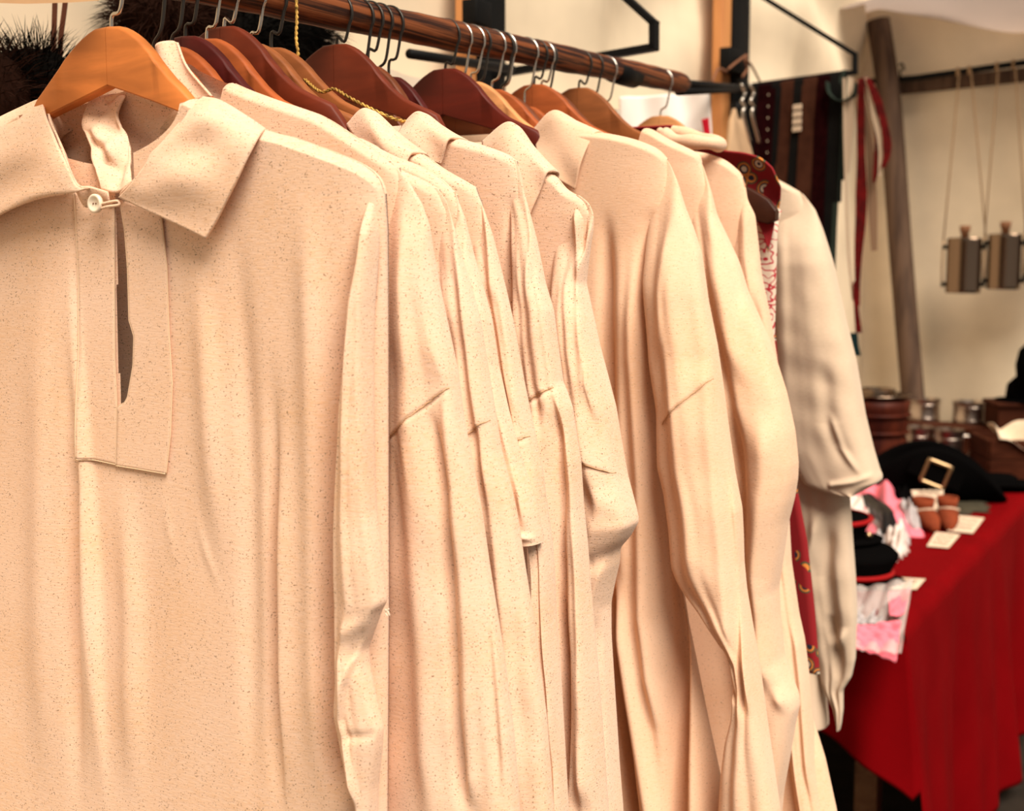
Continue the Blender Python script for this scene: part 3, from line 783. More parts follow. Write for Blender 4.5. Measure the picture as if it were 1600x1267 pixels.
# stand-up collar of B peeking out behind the hanger
P = frB.P3
colG = coons([P(262, 170, -.014), P(290, 160, -.015), P(330, 150, -.013)], [P(244, 72, -.004), P(262, 64, -.006), P(276, 66, -.004)],
             [P(262, 170, -.014), P(252, 120, -.010), P(244, 72, -.004)], [P(330, 150, -.013), P(292, 105, -.012), P(276, 66, -.004)], 30, 30)
colG[..., 1] -= .003 * np.sin(np.linspace(0, 6, 30))[None, :]
grid_obj('collar', colG, M['linen'], rB, shell=.002)
mb = MB(); mb.tube(smooth_path([P(608, 682, -.026), P(602, 676, -.03), P(601, 666, -.032), P(604, 660, -.03)], 14), .0006, 5); mb.obj('loose_thread', M['button'], rB)
P = frA.P3
mb = MB(); mb.tube(smooth_path([P(601, 952, -.036), P(606, 955, -.036), P(609, 962, -.036)], 8), .0005, 5); mb.tube(smooth_path([P(602, 956, -.036), P(608, 951, -.036)], 5), .0005, 5); mb.tube(smooth_path([P(602, 957, -.036), P(606, 963, -.036)], 5), .0005, 5)
mb.obj('loose_thread', M['button'], rA)

frC, bC, rC = build_shirt(.085, 'third shirt from the front, seam showing low on its sleeve',
    [(500, 215), (540, 225), (590, 250), (630, 268), (660, 282), (684, 296)],
    [(698, 330), (702, 360), (715, 600), (740, 1267), (745, 1500)],
    [(640, 270), (665, 310), (672, 380), (680, 460), (690, 540), (700, 640), (712, 760), (730, 900), (748, 1100), (760, 1267), (764, 1330)],
    [(684, 294), (698, 314), (712, 362), (720, 398), (735, 450), (748, 500), (760, 580), (771, 650), (780, 704), (798, 772), (806, 810), (818, 890), (831, 971), (851, 1121), (862, 1267), (866, 1330)],
    sfolds=[('r', [(690, 320), (712, 420), (726, 520), (744, 620), (765, 760), (790, 950), (815, 1267)], 10, 5, .04),
            ('r', [(740, 760), (765, 900), (790, 1100), (806, 1267)], 8, -4, .04)],
    seam=[(715, 700), (728, 683), (750, 664), (772, 648)], Ts=[.008, .016, .016, .018], w0=[0, -.003, -.004, -.004], seed=31)
frC2, bC2, rC2 = build_shirt(.112, 'shirt whose sleeve is turned back in a short hem, between longer sleeves',
    [(560, 215), (620, 245), (660, 262), (690, 282), (712, 305)],
    [(724, 340), (735, 400), (748, 600), (770, 850), (800, 1267), (805, 1500)],
    [(670, 272), (700, 340), (720, 450), (735, 560), (752, 660), (775, 760), (795, 840), (800, 848)],
    [(712, 300), (726, 340), (738, 400), (752, 450), (765, 500), (775, 571), (791, 642), (800, 675), (814, 725), (830, 770), (838, 800), (844, 835), (846, 852)],
    sfolds=[('hr', [(795, 846), (820, 838), (846, 846)], 5, 3), ('r', [(760, 560), (790, 680), (812, 760), (828, 840)], 7, 4, .03)], Ts=[.008, .014, .015, .016], w0=[0, -.003, -.004, -.004], seed=33, sNB=260)
frD, bD, rD = build_shirt(.135, 'shirt with a neat flat collar half hidden under the brown hanger arm',
    [(500, 228), (560, 224), (590, 224), (620, 228), (657, 240), (692, 264), (720, 280), (742, 293)],
    [(752, 318), (760, 360), (772, 500), (785, 700), (795, 967), (815, 1267), (820, 1500)],
    [(690, 268), (720, 330), (735, 400), (750, 500), (770, 600), (790, 680), (816, 800), (837, 850), (841, 900), (842, 1000), (846, 1100), (852, 1267), (855, 1330)],
    [(740, 291), (756, 326), (770, 368), (787, 444), (800, 506), (807, 547), (814, 589), (823, 637), (833, 684), (844, 739), (851, 798), (856, 841), (860, 893), (863, 964), (870, 1050), (876, 1150), (883, 1267), (885, 1330)],
    folds=[('r', [(650, 250), (684, 275), (698, 330)], 12, 4, .02)],
    sfolds=[('r', [(700, 275), (722, 320), (730, 380)], 8, -6, .02), ('r', [(742, 305), (752, 380), (768, 480)], 7, 4, .02),
            ('r', [(765, 380), (785, 500), (805, 620), (820, 680)], 10, 5, .03), ('r', [(850, 860), (856, 1000), (868, 1200)], 7, 4, .05)],
    seam=[(798, 690), (812, 686), (830, 678)], gather=([(798, 690), (830, 678)], .06, 2), gn=4,
    collar=[(585, 252), (545, 196), (575, 171), (657, 240), (632, 268)], Ts=[.008, .016, .018, .018], w0=[0, -.004, -.006, -.006], seed=41)
frE, bE, rE = build_shirt(.20, 'shirt with a rounded collar below the long brown hanger, gathered lower sleeve',
    [(560, 240), (630, 236), (664, 222), (690, 213), (718, 217), (754, 227), (789, 240), (806, 252)],
    [(812, 280), (816, 326), (814, 444), (818, 640), (822, 967), (840, 1267), (845, 1500)],
    [(770, 240), (792, 300), (800, 340), (803, 400), (808, 471), (813, 566), (821, 620), (824, 640), (832, 700), (840, 800), (846, 900), (850, 967), (856, 1100), (868, 1267), (872, 1330)],
    [(806, 250), (813, 269), (819, 300), (826, 326), (837, 373), (849, 444), (861, 485), (866, 530), (873, 580), (875, 598), (880, 608), (890, 637), (898, 690), (903, 720), (908, 798), (913, 846), (918, 917), (924, 990), (930, 1062), (937, 1156), (944, 1267), (948, 1330)],
    folds=[('r', [(790, 300), (796, 460)], 10, -8, .03)],
    sfolds=[('r', [(808, 270), (812, 400), (818, 500)], 5, 2, .05), ('r', [(817, 300), (820, 400), (818, 480)], 5, -2, .05),
            ('r', [(826, 420), (838, 520), (846, 600)], 14, 3, .05),
            ('r', [(838, 640), (846, 800), (850, 967), (862, 1180)], 12, 7, .03), ('r', [(862, 630), (872, 760), (876, 900), (884, 1060), (884, 1267)], 8, -10, .03),
            ('r', [(890, 660), (902, 800), (908, 967), (920, 1267)], 12, 9, .03), ('r', [(866, 900), (884, 1020), (888, 1267)], 6, -9, .05)],
    seam=[(818, 630), (836, 618), (868, 600), (876, 598)], gather=([(818, 630), (868, 600), (876, 598)], .10, 5), gn=6,
    collar=[(625, 235), (632, 196), (657, 176), (718, 217), (688, 256)], Ts=[.008, .020, .022, .026, .03], w0=[0, -.008, -.012, -.014, -.016], seed=51)
frF, bF, rF = build_shirt(.303, 'shirt with a pointed collar and puffed half sleeve in mid rack',
    [(700, 266), (770, 256), (805, 250), (840, 262), (865, 274), (884, 295), (905, 308), (915, 316)],
    [(922, 335), (915, 400), (915, 450), (925, 700), (945, 967), (966, 1267), (975, 1500)],
    [(850, 290), (862, 340), (868, 440), (872, 540), (884, 640), (898, 700), (904, 760), (908, 820), (914, 870), (920, 900), (924, 967), (930, 1062), (937, 1156), (944, 1267), (946, 1330)],
    [(905, 305), (920, 316), (928, 335), (927, 360), (920, 400), (913, 443), (920, 483), (932, 542), (944, 589), (956, 637), (964, 690), (974, 746), (988, 798), (992, 818), (979, 841), (962, 860), (962, 881), (955, 912), (949, 945), (951, 1000), (956, 1085), (963, 1204), (968, 1267), (970, 1330)],
    sfolds=[('r', [(876, 310), (890, 400), (900, 480)], 7, 7, .02), ('r', [(890, 340), (890, 420)], 5, -10, .02), ('r', [(918, 340), (908, 400), (905, 450)], 4, -6, .02),
            ('r', [(900, 330), (903, 440), (912, 540), (925, 640)], 10, 6, .03), ('s', [(917, 548), (922, 600), (935, 660)], 3, 4, .02),
            ('r', [(950, 760), (970, 810)], 18, 8, .03), ('r', [(925, 740), (935, 820)], 12, -6, .03), ('r', [(950, 870), (930, 940), (925, 985)], 6, 6, .02), ('r', [(935, 860), (925, 900)], 7, -7, .02),
            ('r', [(940, 967), (946, 1100), (952, 1267)], 7, 7, .03)],
    seam=[(898, 702), (922, 716), (950, 733), (974, 751)], collar=[(775, 292), (756, 222), (799, 192), (866, 268), (828, 334)], Ts=[.010, .024, .032, .034, .018, .020, .022], w0=[0, -.010, -.016, -.018, -.012, -.012, -.014], seed=61, T1=.04, samp=.004)
frG, bG, rG = build_shirt(.511, 'wide shirt with a broad flat collar and a long slanting sleeve',
    [(760, 268), (840, 250), (880, 226), (905, 208), (938, 207), (986, 216), (1024, 231), (1042, 248)],
    [(1046, 300), (1042, 400), (1040, 600), (1060, 900), (1100, 1100), (1135, 1267), (1145, 1500)],
    [(1000, 235), (1018, 265), (1018, 324), (1012, 383), (1009, 440), (1012, 480), (1020, 566), (1032, 640), (1034, 727), (1043, 763), (1052, 822), (1056, 881), (1066, 904), (1080, 924), (1099, 947), (1124, 984), (1150, 1026), (1154, 1069), (1150, 1115), (1140, 1150), (1133, 1200), (1128, 1267), (1126, 1330)],
    [(1040, 246), (1047, 256), (1059, 284), (1071, 324), (1083, 355), (1095, 395), (1104, 470), (1118, 540), (1125, 590), (1136, 676), (1145, 739), (1156, 796), (1158, 838), (1159, 880), (1163, 926), (1170, 972), (1179, 1033), (1191, 1109), (1203, 1185), (1215, 1267), (1220, 1330)],
    folds=[('r', [(936, 330), (938, 500), (945, 700), (950, 900)], 10, -12, .08), ('r', [(980, 380), (985, 560), (1000, 760), (1006, 967), (1020, 1060), (1040, 1140), (1055, 1230), (1085, 1420)], 16, 16, .10),
           ('r', [(958, 380), (962, 560), (968, 760), (975, 967)], 10, 6, .08), ('r', [(1008, 330), (1012, 480), (1020, 640), (1035, 800), (1046, 967), (1052, 1100), (1058, 1190), (1078, 1420)], 15, -42, .08),
           ('r', [(960, 900), (976, 1000), (1000, 1130), (1024, 1267), (1045, 1420)], 14, 16, .08), ('r', [(946, 880), (953, 1000), (968, 1120), (985, 1267), (1008, 1420)], 11, -50, .10), ('r', [(1020, 1000), (1034, 1110), (1048, 1230), (1070, 1420)], 8, -6, .05), ('r', [(1085, 930), (1085, 1050), (1084, 1267), (1090, 1420)], 22, 22, .06), ('r', [(1100, 1000), (1104, 1100), (1108, 1267), (1112, 1420)], 5, -14, .06)],
    sfolds=[('r', [(1035, 270), (1040, 400), (1050, 560), (1070, 760), (1100, 940)], 22, 8, .05), ('r', [(1030, 330), (1026, 460), (1030, 600)], 9, 4, .05), ('S', [(1106, 560), (1112, 660), (1122, 760), (1140, 920), (1150, 1020)], 5, 8, .03), ('r', [(1118, 600), (1126, 700), (1140, 840), (1150, 960), (1163, 1120)], 6, -7, .03),
            ('r', [(1135, 640), (1148, 780), (1156, 940), (1175, 1120)], 6, 5, .03), ('r', [(1128, 1010), (1142, 1060), (1150, 1100)], 3, -6, .01)],
    seam=[(1036, 662), (1060, 638), (1095, 605), (1119, 580)], collar=[(845, 262), (833, 206), (866, 174), (938, 206), (898, 296)], T0=.020, T1=.055, Ts=[.012, .028, .034, .036, .034, .036], w0=[0, -.016, -.024, -.028, -.028, -.03], seed=71, deep=.05, amp=.005, samp=.004, mat='linen2')
frH, bH, rH = build_shirt(.64, 'shirt with a bulging bent sleeve, second of the far group',
    [(940, 250), (1000, 225), (1010, 200), (1050, 220), (1088, 239), (1096, 254)],
    [(1105, 290), (1110, 340), (1140, 640), (1180, 967), (1215, 1267), (1225, 1500)],
    [(1060, 240), (1075, 300), (1085, 400), (1095, 500), (1110, 620), (1125, 740), (1140, 860), (1150, 967), (1165, 1060), (1180, 1150), (1200, 1267), (1205, 1330)],
    [(1092, 246), (1099, 260), (1111, 297), (1120, 336), (1138, 375), (1152, 407), (1166, 455), (1198, 528), (1212, 570), (1226, 615), (1239, 675), (1244, 725), (1243, 750), (1238, 780), (1229, 815), (1220, 875), (1213, 920), (1215, 962), (1222, 1027), (1231, 1054), (1245, 1088), (1247, 1104), (1240, 1135), (1231, 1185), (1219, 1246), (1214, 1290)],
    sfolds=[('r', [(1090, 270), (1100, 360), (1130, 480), (1160, 600)], 14, 6, .04), ('r', [(1112, 330), (1135, 420), (1155, 500)], 7, -5, .03), ('r', [(1200, 640), (1200, 760), (1180, 900), (1195, 1040), (1225, 1100)], 18, 8, .05), ('r', [(1150, 640), (1160, 760), (1163, 900), (1172, 1040)], 14, -12, .06), ('r', [(1215, 1070), (1225, 1120)], 10, 6, .02)],
    T0=.018, T1=.045, Ts=[.012, .03, .042, .045, .040, .036, .036], w0=[0, -.012, -.02, -.022, -.02, -.02], seed=81, mat='linen2', samp=.004)
frI, bI, rI = build_shirt(.75, 'shirt with a rolled standing collar next to the red patterned garment',
    [(960, 245), (1050, 238), (1090, 237), (1128, 248), (1152, 266), (1160, 277)],
    [(1168, 312), (1176, 336), (1184, 400), (1200, 520), (1215, 640), (1225, 800), (1245, 962), (1261, 1048), (1263, 1100), (1289, 1185), (1307, 1267), (1330, 1500)],
    [(1110, 250), (1130, 300), (1140, 400), (1155, 500), (1165, 600), (1175, 700), (1185, 800), (1200, 900), (1215, 1000), (1225, 1100), (1240, 1200), (1255, 1300)],
    [(1158, 272), (1165, 290), (1168, 312), (1180, 336), (1185, 383), (1189, 430), (1197, 470), (1203, 500), (1212, 560), (1222, 640), (1228, 760), (1234, 880), (1246, 962), (1255, 1002), (1262, 1060), (1266, 1110), (1275, 1200), (1290, 1300)],
    sfolds=[('r', [(1150, 300), (1160, 400), (1180, 500)], 10, 6, .04), ('hr', [(1110, 292), (1140, 286), (1165, 282)], 6, -4), ('r', [(1240, 900), (1255, 1060), (1270, 1250)], 7, 7, .05)],
    folds=[('r', [(1262, 1060), (1280, 1180), (1296, 1280)], 6, 8, .05)], T0=.018, T1=.045, Ts=[.012, .026, .028, .03], w0=[0, -.010, -.014, -.016], seed=91, mat='linen2')
# rolled collar of I
P = frI.P3
rp = smooth_path([P(1030, 205, -.02), P(1055, 219, -.03), P(1085, 222, -.034), P(1112, 224, -.028), P(1124, 226, -.006), P(1122, 224, .02), P(1090, 215, .03), P(1050, 205, .03)], 60)
rd = .0085 * (1 + .12 * np.sin(np.arange(60) * .5)); rd[:3] *= .6
G = tube_arr(rp, rd, 16); G[..., 2] = rp[:, None, 2] + (G[..., 2] - rp[:, None, 2]) * 1.0
grid_obj('collar', G, M['linen2'], rI, closed=True)

# ---- red patterned garment on its hanger -------------------------------------------
frJ = Frame(.90)
rJ = frJ.root('patterned_vest'); tag(rJ, 'red flowered garment with squiggle-printed lining between the cotton shirts and the white smock', 'vest')
def panel(fr, name, outline_r, top, w, mat, parent, bend=.02, NA=60, NB=160, seed=0, hem_py=None):
    """single cloth panel, left side mirrored; outline_r px by height"""
    R = fr.Ls(outline_r); Tt = fr.Ls(top)
    a = np.linspace(-1, 1, NA); b = np.linspace(0, 1, NB)
    st = Tt[-1, 0]; ht = np.interp(np.abs(a) * st, Tt[:, 0], Tt[:, 1]); hem = R[-1, 1]
    H = ht[None] + (hem - ht)[None] * b[:, None]
    Wd = np.interp(-H, -R[:, 1], R[:, 0]); Sg = a[None] * Wd
    Wg = w + bend * np.abs(a)[None] ** 3 * np.sign(-w) * .0 + auto_folds(seed, Sg, H, Tt[-1, 1], .008)
    d = np.clip(ht[None] - H, 0, .03) / .03
    Wg = Wg * np.sqrt(d)
    return grid_obj(name, np.stack([Sg, Wg, H], -1), M[mat], parent, shell=.0025)
panel(frJ, 'back_panel', [(1216, 292), (1206, 340), (1202, 500), (1214, 650), (1238, 770), (1254, 850), (1266, 960), (1274, 1062)],
      [(1050, 196), (1075, 205), (1130, 236), (1160, 239), (1185, 246), (1203, 260), (1214, 286)], .022, 'flower', rJ, seed=5)
panel(frJ, 'front_panel', [(1220, 300), (1221, 335), (1219, 420), (1215, 540), (1222, 640), (1226, 760), (1238, 860), (1245, 950), (1250, 1050)],
      [(1130, 275), (1170, 300), (1205, 322), (1218, 330)], -.016, 'squiggle', rJ, seed=6)
pc = coons([frJ.P3(1178, 335, -.03), frJ.P3(1192, 365, -.03), frJ.P3(1200, 395, -.03)], [frJ.P3(1184, 300, -.012), frJ.P3(1200, 310, -.012), frJ.P3(1212, 322, -.012)],
           [frJ.P3(1178, 335, -.03), frJ.P3(1182, 315, -.02), frJ.P3(1184, 300, -.012)], [frJ.P3(1200, 395, -.03), frJ.P3(1210, 350, -.026), frJ.P3(1212, 322, -.012)], 20, 20)
grid_obj('lining_flap', pc, M['flower'], rJ, shell=.002)

# ---- white smock at the end of the rail --------------------------------------------
frK = Frame(1.16)
rK = frK.root('smock'); tag(rK, 'greyish white smock with a wide elbow sleeve at the far end of the rail', 'smock')
bK = Body(frK, [(1040, 200), (1110, 225), (1180, 262), (1222, 284), (1250, 300)], [(1262, 330), (1262, 500), (1268, 800), (1280, 1000), (1292, 1130)],
          [], T0=.02, T1=.05, hem=frK.L(1290, 1135)[1], amp=.005, seed=101, neck=.09)
bK.build(M['smock'], rK, 140, 200)
sleeve(frK, [(1205, 275), (1212, 340), (1215, 420), (1220, 540), (1225, 640), (1232, 700), (1262, 752), (1300, 764), (1335, 768)],
       [(1240, 294), (1256, 304), (1274, 328), (1285, 358), (1300, 410), (1320, 500), (1336, 566), (1350, 650), (1362, 700), (1372, 735), (1376, 744), (1376, 752), (1345, 768)],
       M['smock'], rK, T=[.012, .036, .045, .05, .052], w0=[0, -.016, -.024, -.026, -.026], seed=103, amp=.003,
       folds=[('r', [(1255, 330), (1262, 480), (1290, 600), (1330, 740)], 30, 4, .08), ('r', [(1290, 560), (1300, 660), (1330, 730)], 14, -6, .04),
              ('r', [(1300, 640), (1320, 700), (1350, 745)], 6, 4, .03), ('hr', [(1300, 756), (1340, 750), (1375, 738)], 5, 4)], p=.5)
sleeve(frK, [(1225, 660), (1236, 760), (1250, 850), (1262, 940), (1275, 1020), (1284, 1065), (1292, 1085), (1302, 1105), (1307, 1128), (1309, 1140)],
       [(1325, 660), (1324, 720), (1326, 775), (1331, 850), (1335, 900), (1338, 960), (1336, 1030), (1330, 1058), (1317, 1078), (1317, 1110), (1314, 1132), (1312, 1140)],
       M['smock'], rK, T=[.02, .034, .036, .03, .016, .008], w0=[-.012, -.012, -.012, -.012], seed=105, amp=.004, name='under_sleeve',
       folds=[('r', [(1285, 790), (1270, 860), (1262, 930)], 10, 9, .04), ('r', [(1300, 800), (1292, 900), (1300, 1000), (1310, 1080)], 12, -8, .05), ('r', [(1320, 980), (1305, 1020)], 8, 7, .02), ('r', [(1296, 960), (1302, 1010)], 7, -7, .02)], p=.5)
P = frK.P3
rp = smooth_path([P(1040, 208, -.02), P(1075, 214, -.03), P(1105, 222, -.02), P(1100, 212, .015), P(1060, 202, .025)], 40)

# ================================================================== hangers
def wood_mat(key, c):
    if key not in M:
        M[key] = wood('hanger_' + key, [x * .72 for x in c], [min(1, x * 1.15) for x in c], (7, 30, 45), .5, .08, .2)
    return M[key]
HC = {'honey': (.60, .185, .042), 'orange': (.40, .095, .024), 'redbrown': (.15, .024, .008), 'maroon': (.075, .007, .005), 'brown': (.17, .045, .014), 'tan': (.30, .095, .028), 'darkred': (.115, .012, .005), 'pale': (.72, .32, .12), 'walnut': (.045, .012, .005)}
TOPP = [(0, 0), (.015, -.001), (.03, -.009), (.045, -.021), (.055, -.032), (.07, -.046), (.085, -.057), (.11, -.068), (.15, -.082), (.19, -.097), (.208, -.106), (.215, -.112)]
LOWP = [(0, -.047), (.03, -.056), (.055, -.064), (.085, -.074), (.11, -.083), (.15, -.098), (.19, -.113), (.208, -.119), (.215, -.118)]
def hanger(hook_px, apex_py, colr, label, yaw=0.0, hs=1.0, ws=1.0, th=.012, curve=.8, wire='iron', fat=1.0, t=None, lean=0.0, hookside=1, body=None, reach=.215, c0=.12, tipfat=1.0):
    if t is None:
        t = rod_at_px(hook_px) - T0
    fr = Frame(t, yaw); ha = fr.L(hook_px, apex_py)[1]
    ha = min(ha, -.024)
    root = fr.root('clothes_hanger'); tag(root, label, 'hanger', 'wooden hangers on the rail')
    m = wood_mat(colr, HC[colr])
    tp = np.array(TOPP); lp = np.array(LOWP)
    ss = np.unique(np.concatenate([np.linspace(0, .06, 10), np.linspace(.06, .215, 18)]))
    ss = ss[ss <= reach]
    for sg in (1, -1):
        G = []
        for s in ss:
            zt = np.interp(s, tp[:, 0], tp[:, 1]) * hs; zb = np.interp(s, lp[:, 0], lp[:, 1]) * hs
            if body is not None and s > c0:      # inside the shirt: stay under its shoulder line
                lim = float(body.htop(s * ws)) - ha - .012; k_ = float(sstep(s, c0, c0 + .04))
                if zt > lim: dz_ = (zt - lim) * k_; zt -= dz_; zb -= dz_
            zm = (zt + zb) / 2; hh = (zt - zb) / 2 * fat * (1 + (tipfat - 1) * float(sstep(s, .08, .17)))
            t2 = th / 2 * (1 + (.25 if body is None else -.45) * sstep(s, c0 - .01, c0 + .04)); bv = min(.003, hh * .5)
            w = -curve * min(s, .10) ** 2 * (1 - (.8 if body is None else 1.0) * sstep(s, c0 - .02, c0 + .04)) + lean * s * sg
            ring = [(-t2, -hh + bv), (-t2, hh - bv), (-t2 + bv * .35, hh - bv * .35), (-t2 + bv, hh), (t2 - bv, hh), (t2, hh - bv), (t2, -hh + bv), (t2 - bv, -hh), (-t2 + bv * .4, -hh), (-t2, -hh + bv * .4)]
            G.append([(s * ws * sg, w + a, ha + zm + b) for a, b in ring])
        G = np.array(G)
        # a hair of a joint between both halves
        G[:, :, 0] += sg * .0002
        mb = MB(); mb.grid(G if sg < 0 else G[:, ::-1], True, True); o = mb.obj('arm', m, root)
        o.data.polygons.foreach_set('use_smooth', [True] * len(o.data.polygons))
        md = o.modifiers.new('edge', 'EDGE_SPLIT'); md.split_angle = math.radians(38)
    # hook over the rail
    r = .0195; pts = [(0, ha - .008), (0, ha + .004)]
    if ha < -.03: pts.append((.002 * hookside, ha + .010))
    a0 = -35
    pts.append((.010 * hookside, (ha + -.014) / 2 - .004))
    for a in range(a0, 200, 15):
        pts.append((hookside * r * math.cos(math.radians(a)), r * math.sin(math.radians(a))))
    P = smooth_path([(x, 0, z) for x, z in pts], 46)
    mb = MB(); mb.tube(P, .0016, 8); mb.obj('hook', M[wire], root)
    return root, fr, ha
hanger(172, 43, 'honey', 'light honey wooden hanger carrying the nearest shirt', wire='steel', t=0.0, body=bA, c0=.075, th=.014, curve=.95)
hanger(243, 84, 'orange', 'orange hanger mostly hidden inside the second shirt', wire='iron', t=.046, body=bB, hs=.95)
hanger(300, 56, 'maroon', 'dark maroon hanger with a worn red edge, behind the second shirt', wire='iron', t=.085, body=bC)
hanger(288, 72, 'orange', 'orange hanger in front of the dark maroon one', wire='iron', t=.068, hs=.98)
hanger(316, 62, 'orange', 'orange hanger just behind the dark maroon one', wire='steel', t=.112, body=bC2)
hanger(334, 48, 'redbrown', 'long red-brown hanger sloping into the collar of the fourth shirt', wire='steel', t=.135, body=bD, fat=1.1)
hanger(399, 68, 'tan', 'tan hanger with a slim arm, near the gold cord', wire='steel', t=.17, body=bD)
hanger(450, 64, 'tan', 'tan hanger with a dark oval hollow behind the gold cord', wire='iron', t=.20, fat=.8, body=bE)
hanger(548, 72, 'redbrown', 'broad red-brown hanger below the cluster of dark hooks', wire='iron', fat=1.12, t=.303, body=bF)
hanger(575, 92, 'brown', 'brown hanger partly hidden behind the broad red-brown one', wire='iron', hs=1.5, fat=.8)
hanger(607, 109, 'maroon', 'dark maroon hanger to the right of the broad red-brown one', wire='iron', hs=1.5, fat=.8)
hanger(690, 112, 'darkred', 'glossy dark red hanger with chipped edge in the middle of the rail', wire='iron', fat=1.12, t=.511, body=bG)
hanger(735, 128, 'pale', 'pale slim hanger behind the glossy dark red one', wire='steel')
hanger(768, 140, 'orange', 'orange hanger behind the pale slim one', wire='steel')
hanger(800, 146, 'brown', 'short brown hanger between two orange ones', wire='iron', t=.64, body=bH)
hanger(835, 132, 'orange', 'bright orange hanger above the broad flat collar', wire='iron')
hanger(865, 137, 'brown', 'brown hanger with an orange rim, third from the white cloth', wire='steel', t=.75, body=bI)
hanger(905, 137, 'tan', 'olive tan hanger with a dark inner curve near the tape on the rail', wire='iron', hs=1.05)
hanger(950, 158, 'walnut', 'dark walnut hanger whose tip sticks out of the red garment', wire='iron', t=.90, hs=1.42, fat=.85, tipfat=2.0, curve=.0, ws=1.33, lean=-.16)
hanger(1047, 180, 'pale', 'pale wooden hanger of the white smock at the rail end', wire='steel', t=1.16, body=bK)
# half-hidden hangers nested between the others, their hooks showing on the rail
ORD = ['first', 'second', 'third', 'fourth', 'fifth', 'sixth', 'seventh', 'last']
for i, (px, wr, cl) in enumerate([(560, 'iron', 'brown'), (590, 'iron', 'redbrown'), (715, 'steel', 'brown'), (745, 'iron', 'orange'), (785, 'steel', 'brown'), (820, 'steel', 'orange'), (850, 'iron', 'brown'), (945, 'steel', 'walnut')]):
    t_ = rod_at_px(px) - T0; o_ = rod(t_) - Z * .056; q_ = o_ - EYE
    py_ = 633.5 - F * np.dot(q_, UPV) / np.dot(q_, FWD)
    hanger(px, py_, cl, '%s of the half-hidden %s hangers, counted from the left' % (ORD[i], 'slim'), wire=wr, hs=1.42, fat=.7, reach=.18)

# gold cord looped round the tan hanger
def rp(t, s, w, h):
    fr = Frame(t); return fr.O + fr.n * s + fr.u * w + Z * h
M['gold'] = plain('gold_black_cord', (.42, .25, .06), .4, .3, vary=.9, vscale=260)
cz = 1.20
pts = [at(463, -6, cz), at(464, 30, cz), at(463, 60, cz), at(466, 85, cz), at(464, 108, cz), at(498, 142, 1.16), at(522, 139, 1.15), at(545, 152, 1.14), at(580, 170, 1.13), at(612, 184, 1.13), at(634, 190, 1.14)]
path = smooth_path(pts, 160)
ang = np.arange(160) * .9
mb = MB(); off = np.stack([np.cos(ang), np.zeros(160), np.sin(ang)], -1) * .0007
mb.tube(path + off, .0011, 6); mb.tube(path - off, .0011, 6)
tag(mb.obj('twisted_cord', M['gold']), 'black and gold twisted cord hanging over the tan hangers', 'cord')

# ================================================================== things on the back wall
def lin(c): return tuple(((x / 255 + .055) / 1.055) ** 2.4 if x > 10 else x / 255 / 12.92 for x in c)
# ---- fur pieces behind the rack
M['fur_black'] = plain('black_fur', (.003, .0025, .002), .9, spec=.05); M['fur_brown'] = plain('brown_fur', (.018, .006, .003), .9, spec=.08)
def fur(name, c, rad, mat, label, n=1600, ln=.045, seed=0, droop=.35):
    r = np.random.default_rng(seed); root = empty(name, c); tag(root, label, 'fur')
    mb = MB(); prof = [(math.sin(a) , -math.cos(a)) for a in np.linspace(.02, math.pi - .02, 14)]
    mb.lathe([(x * rad[0] , z * rad[2]) for x, z in prof], (0, 0, 0), 20, sy=rad[1] / rad[0]); mb.obj('pelt', mat, root)
    V = []; Fc = []
    for i in range(n):
        d = r.normal(size=3); d /= np.linalg.norm(d)
        p = d * np.array(rad); L = ln * r.uniform(.4, 1.15)
        g = d + r.normal(size=3) * .28; g[2] -= droop * r.uniform(0, 1) - .15; g /= np.linalg.norm(g)
        side = np.cross(g, r.normal(size=3)); side /= np.linalg.norm(side); wd = .0006
        m1 = p + g * L * .55; tip = p + g * L + np.array([0, 0, -L * .15])
        k = len(V); V += [p - side * wd, p + side * wd, m1 + side * wd * .7, m1 - side * wd * .7, tip]
        Fc += [(k, k + 1, k + 2, k + 3), (k + 3, k + 2, k + 4)]
    o = mesh_obj('hair', V, Fc, mat, root); o['kind'] = 'stuff'
fur('fur_tail', wall_pt(55, 140, .09), (.055, .04, .045), M['fur_black'], 'black fur tail hanging at the far left on leather straps', seed=1)
fur('fur_tail', wall_pt(-25, 150, .08), (.05, .035, .05), M['fur_brown'], 'brown fur at the left edge beside the black tail', seed=2, n=900)
fur('fur_tail', wall_pt(258, 22, .09), (.055, .04, .040), M['fur_brown'], 'dark brown fur behind the nearest hanger hook', seed=3, n=2200)
fur('fur_tail', wall_pt(345, 58, .09), (.085, .045, .050), M['fur_black'], 'black fur behind the first hooks', seed=4, n=2200)
fur('fur_tail', wall_pt(425, 52, .09), (.075, .045, .045), M['fur_black'], 'black fur with a pale edge behind the gold cord', seed=5, n=2200)
M['fur_white'] = plain('white_fur', (.62, .52, .42), .7)
fur('fur_tail', wall_pt(480, 66, .07), (.03, .03, .022), M['fur_white'], 'small white tuft of fur left of the broad hanger', seed=6, n=1400, ln=.03)
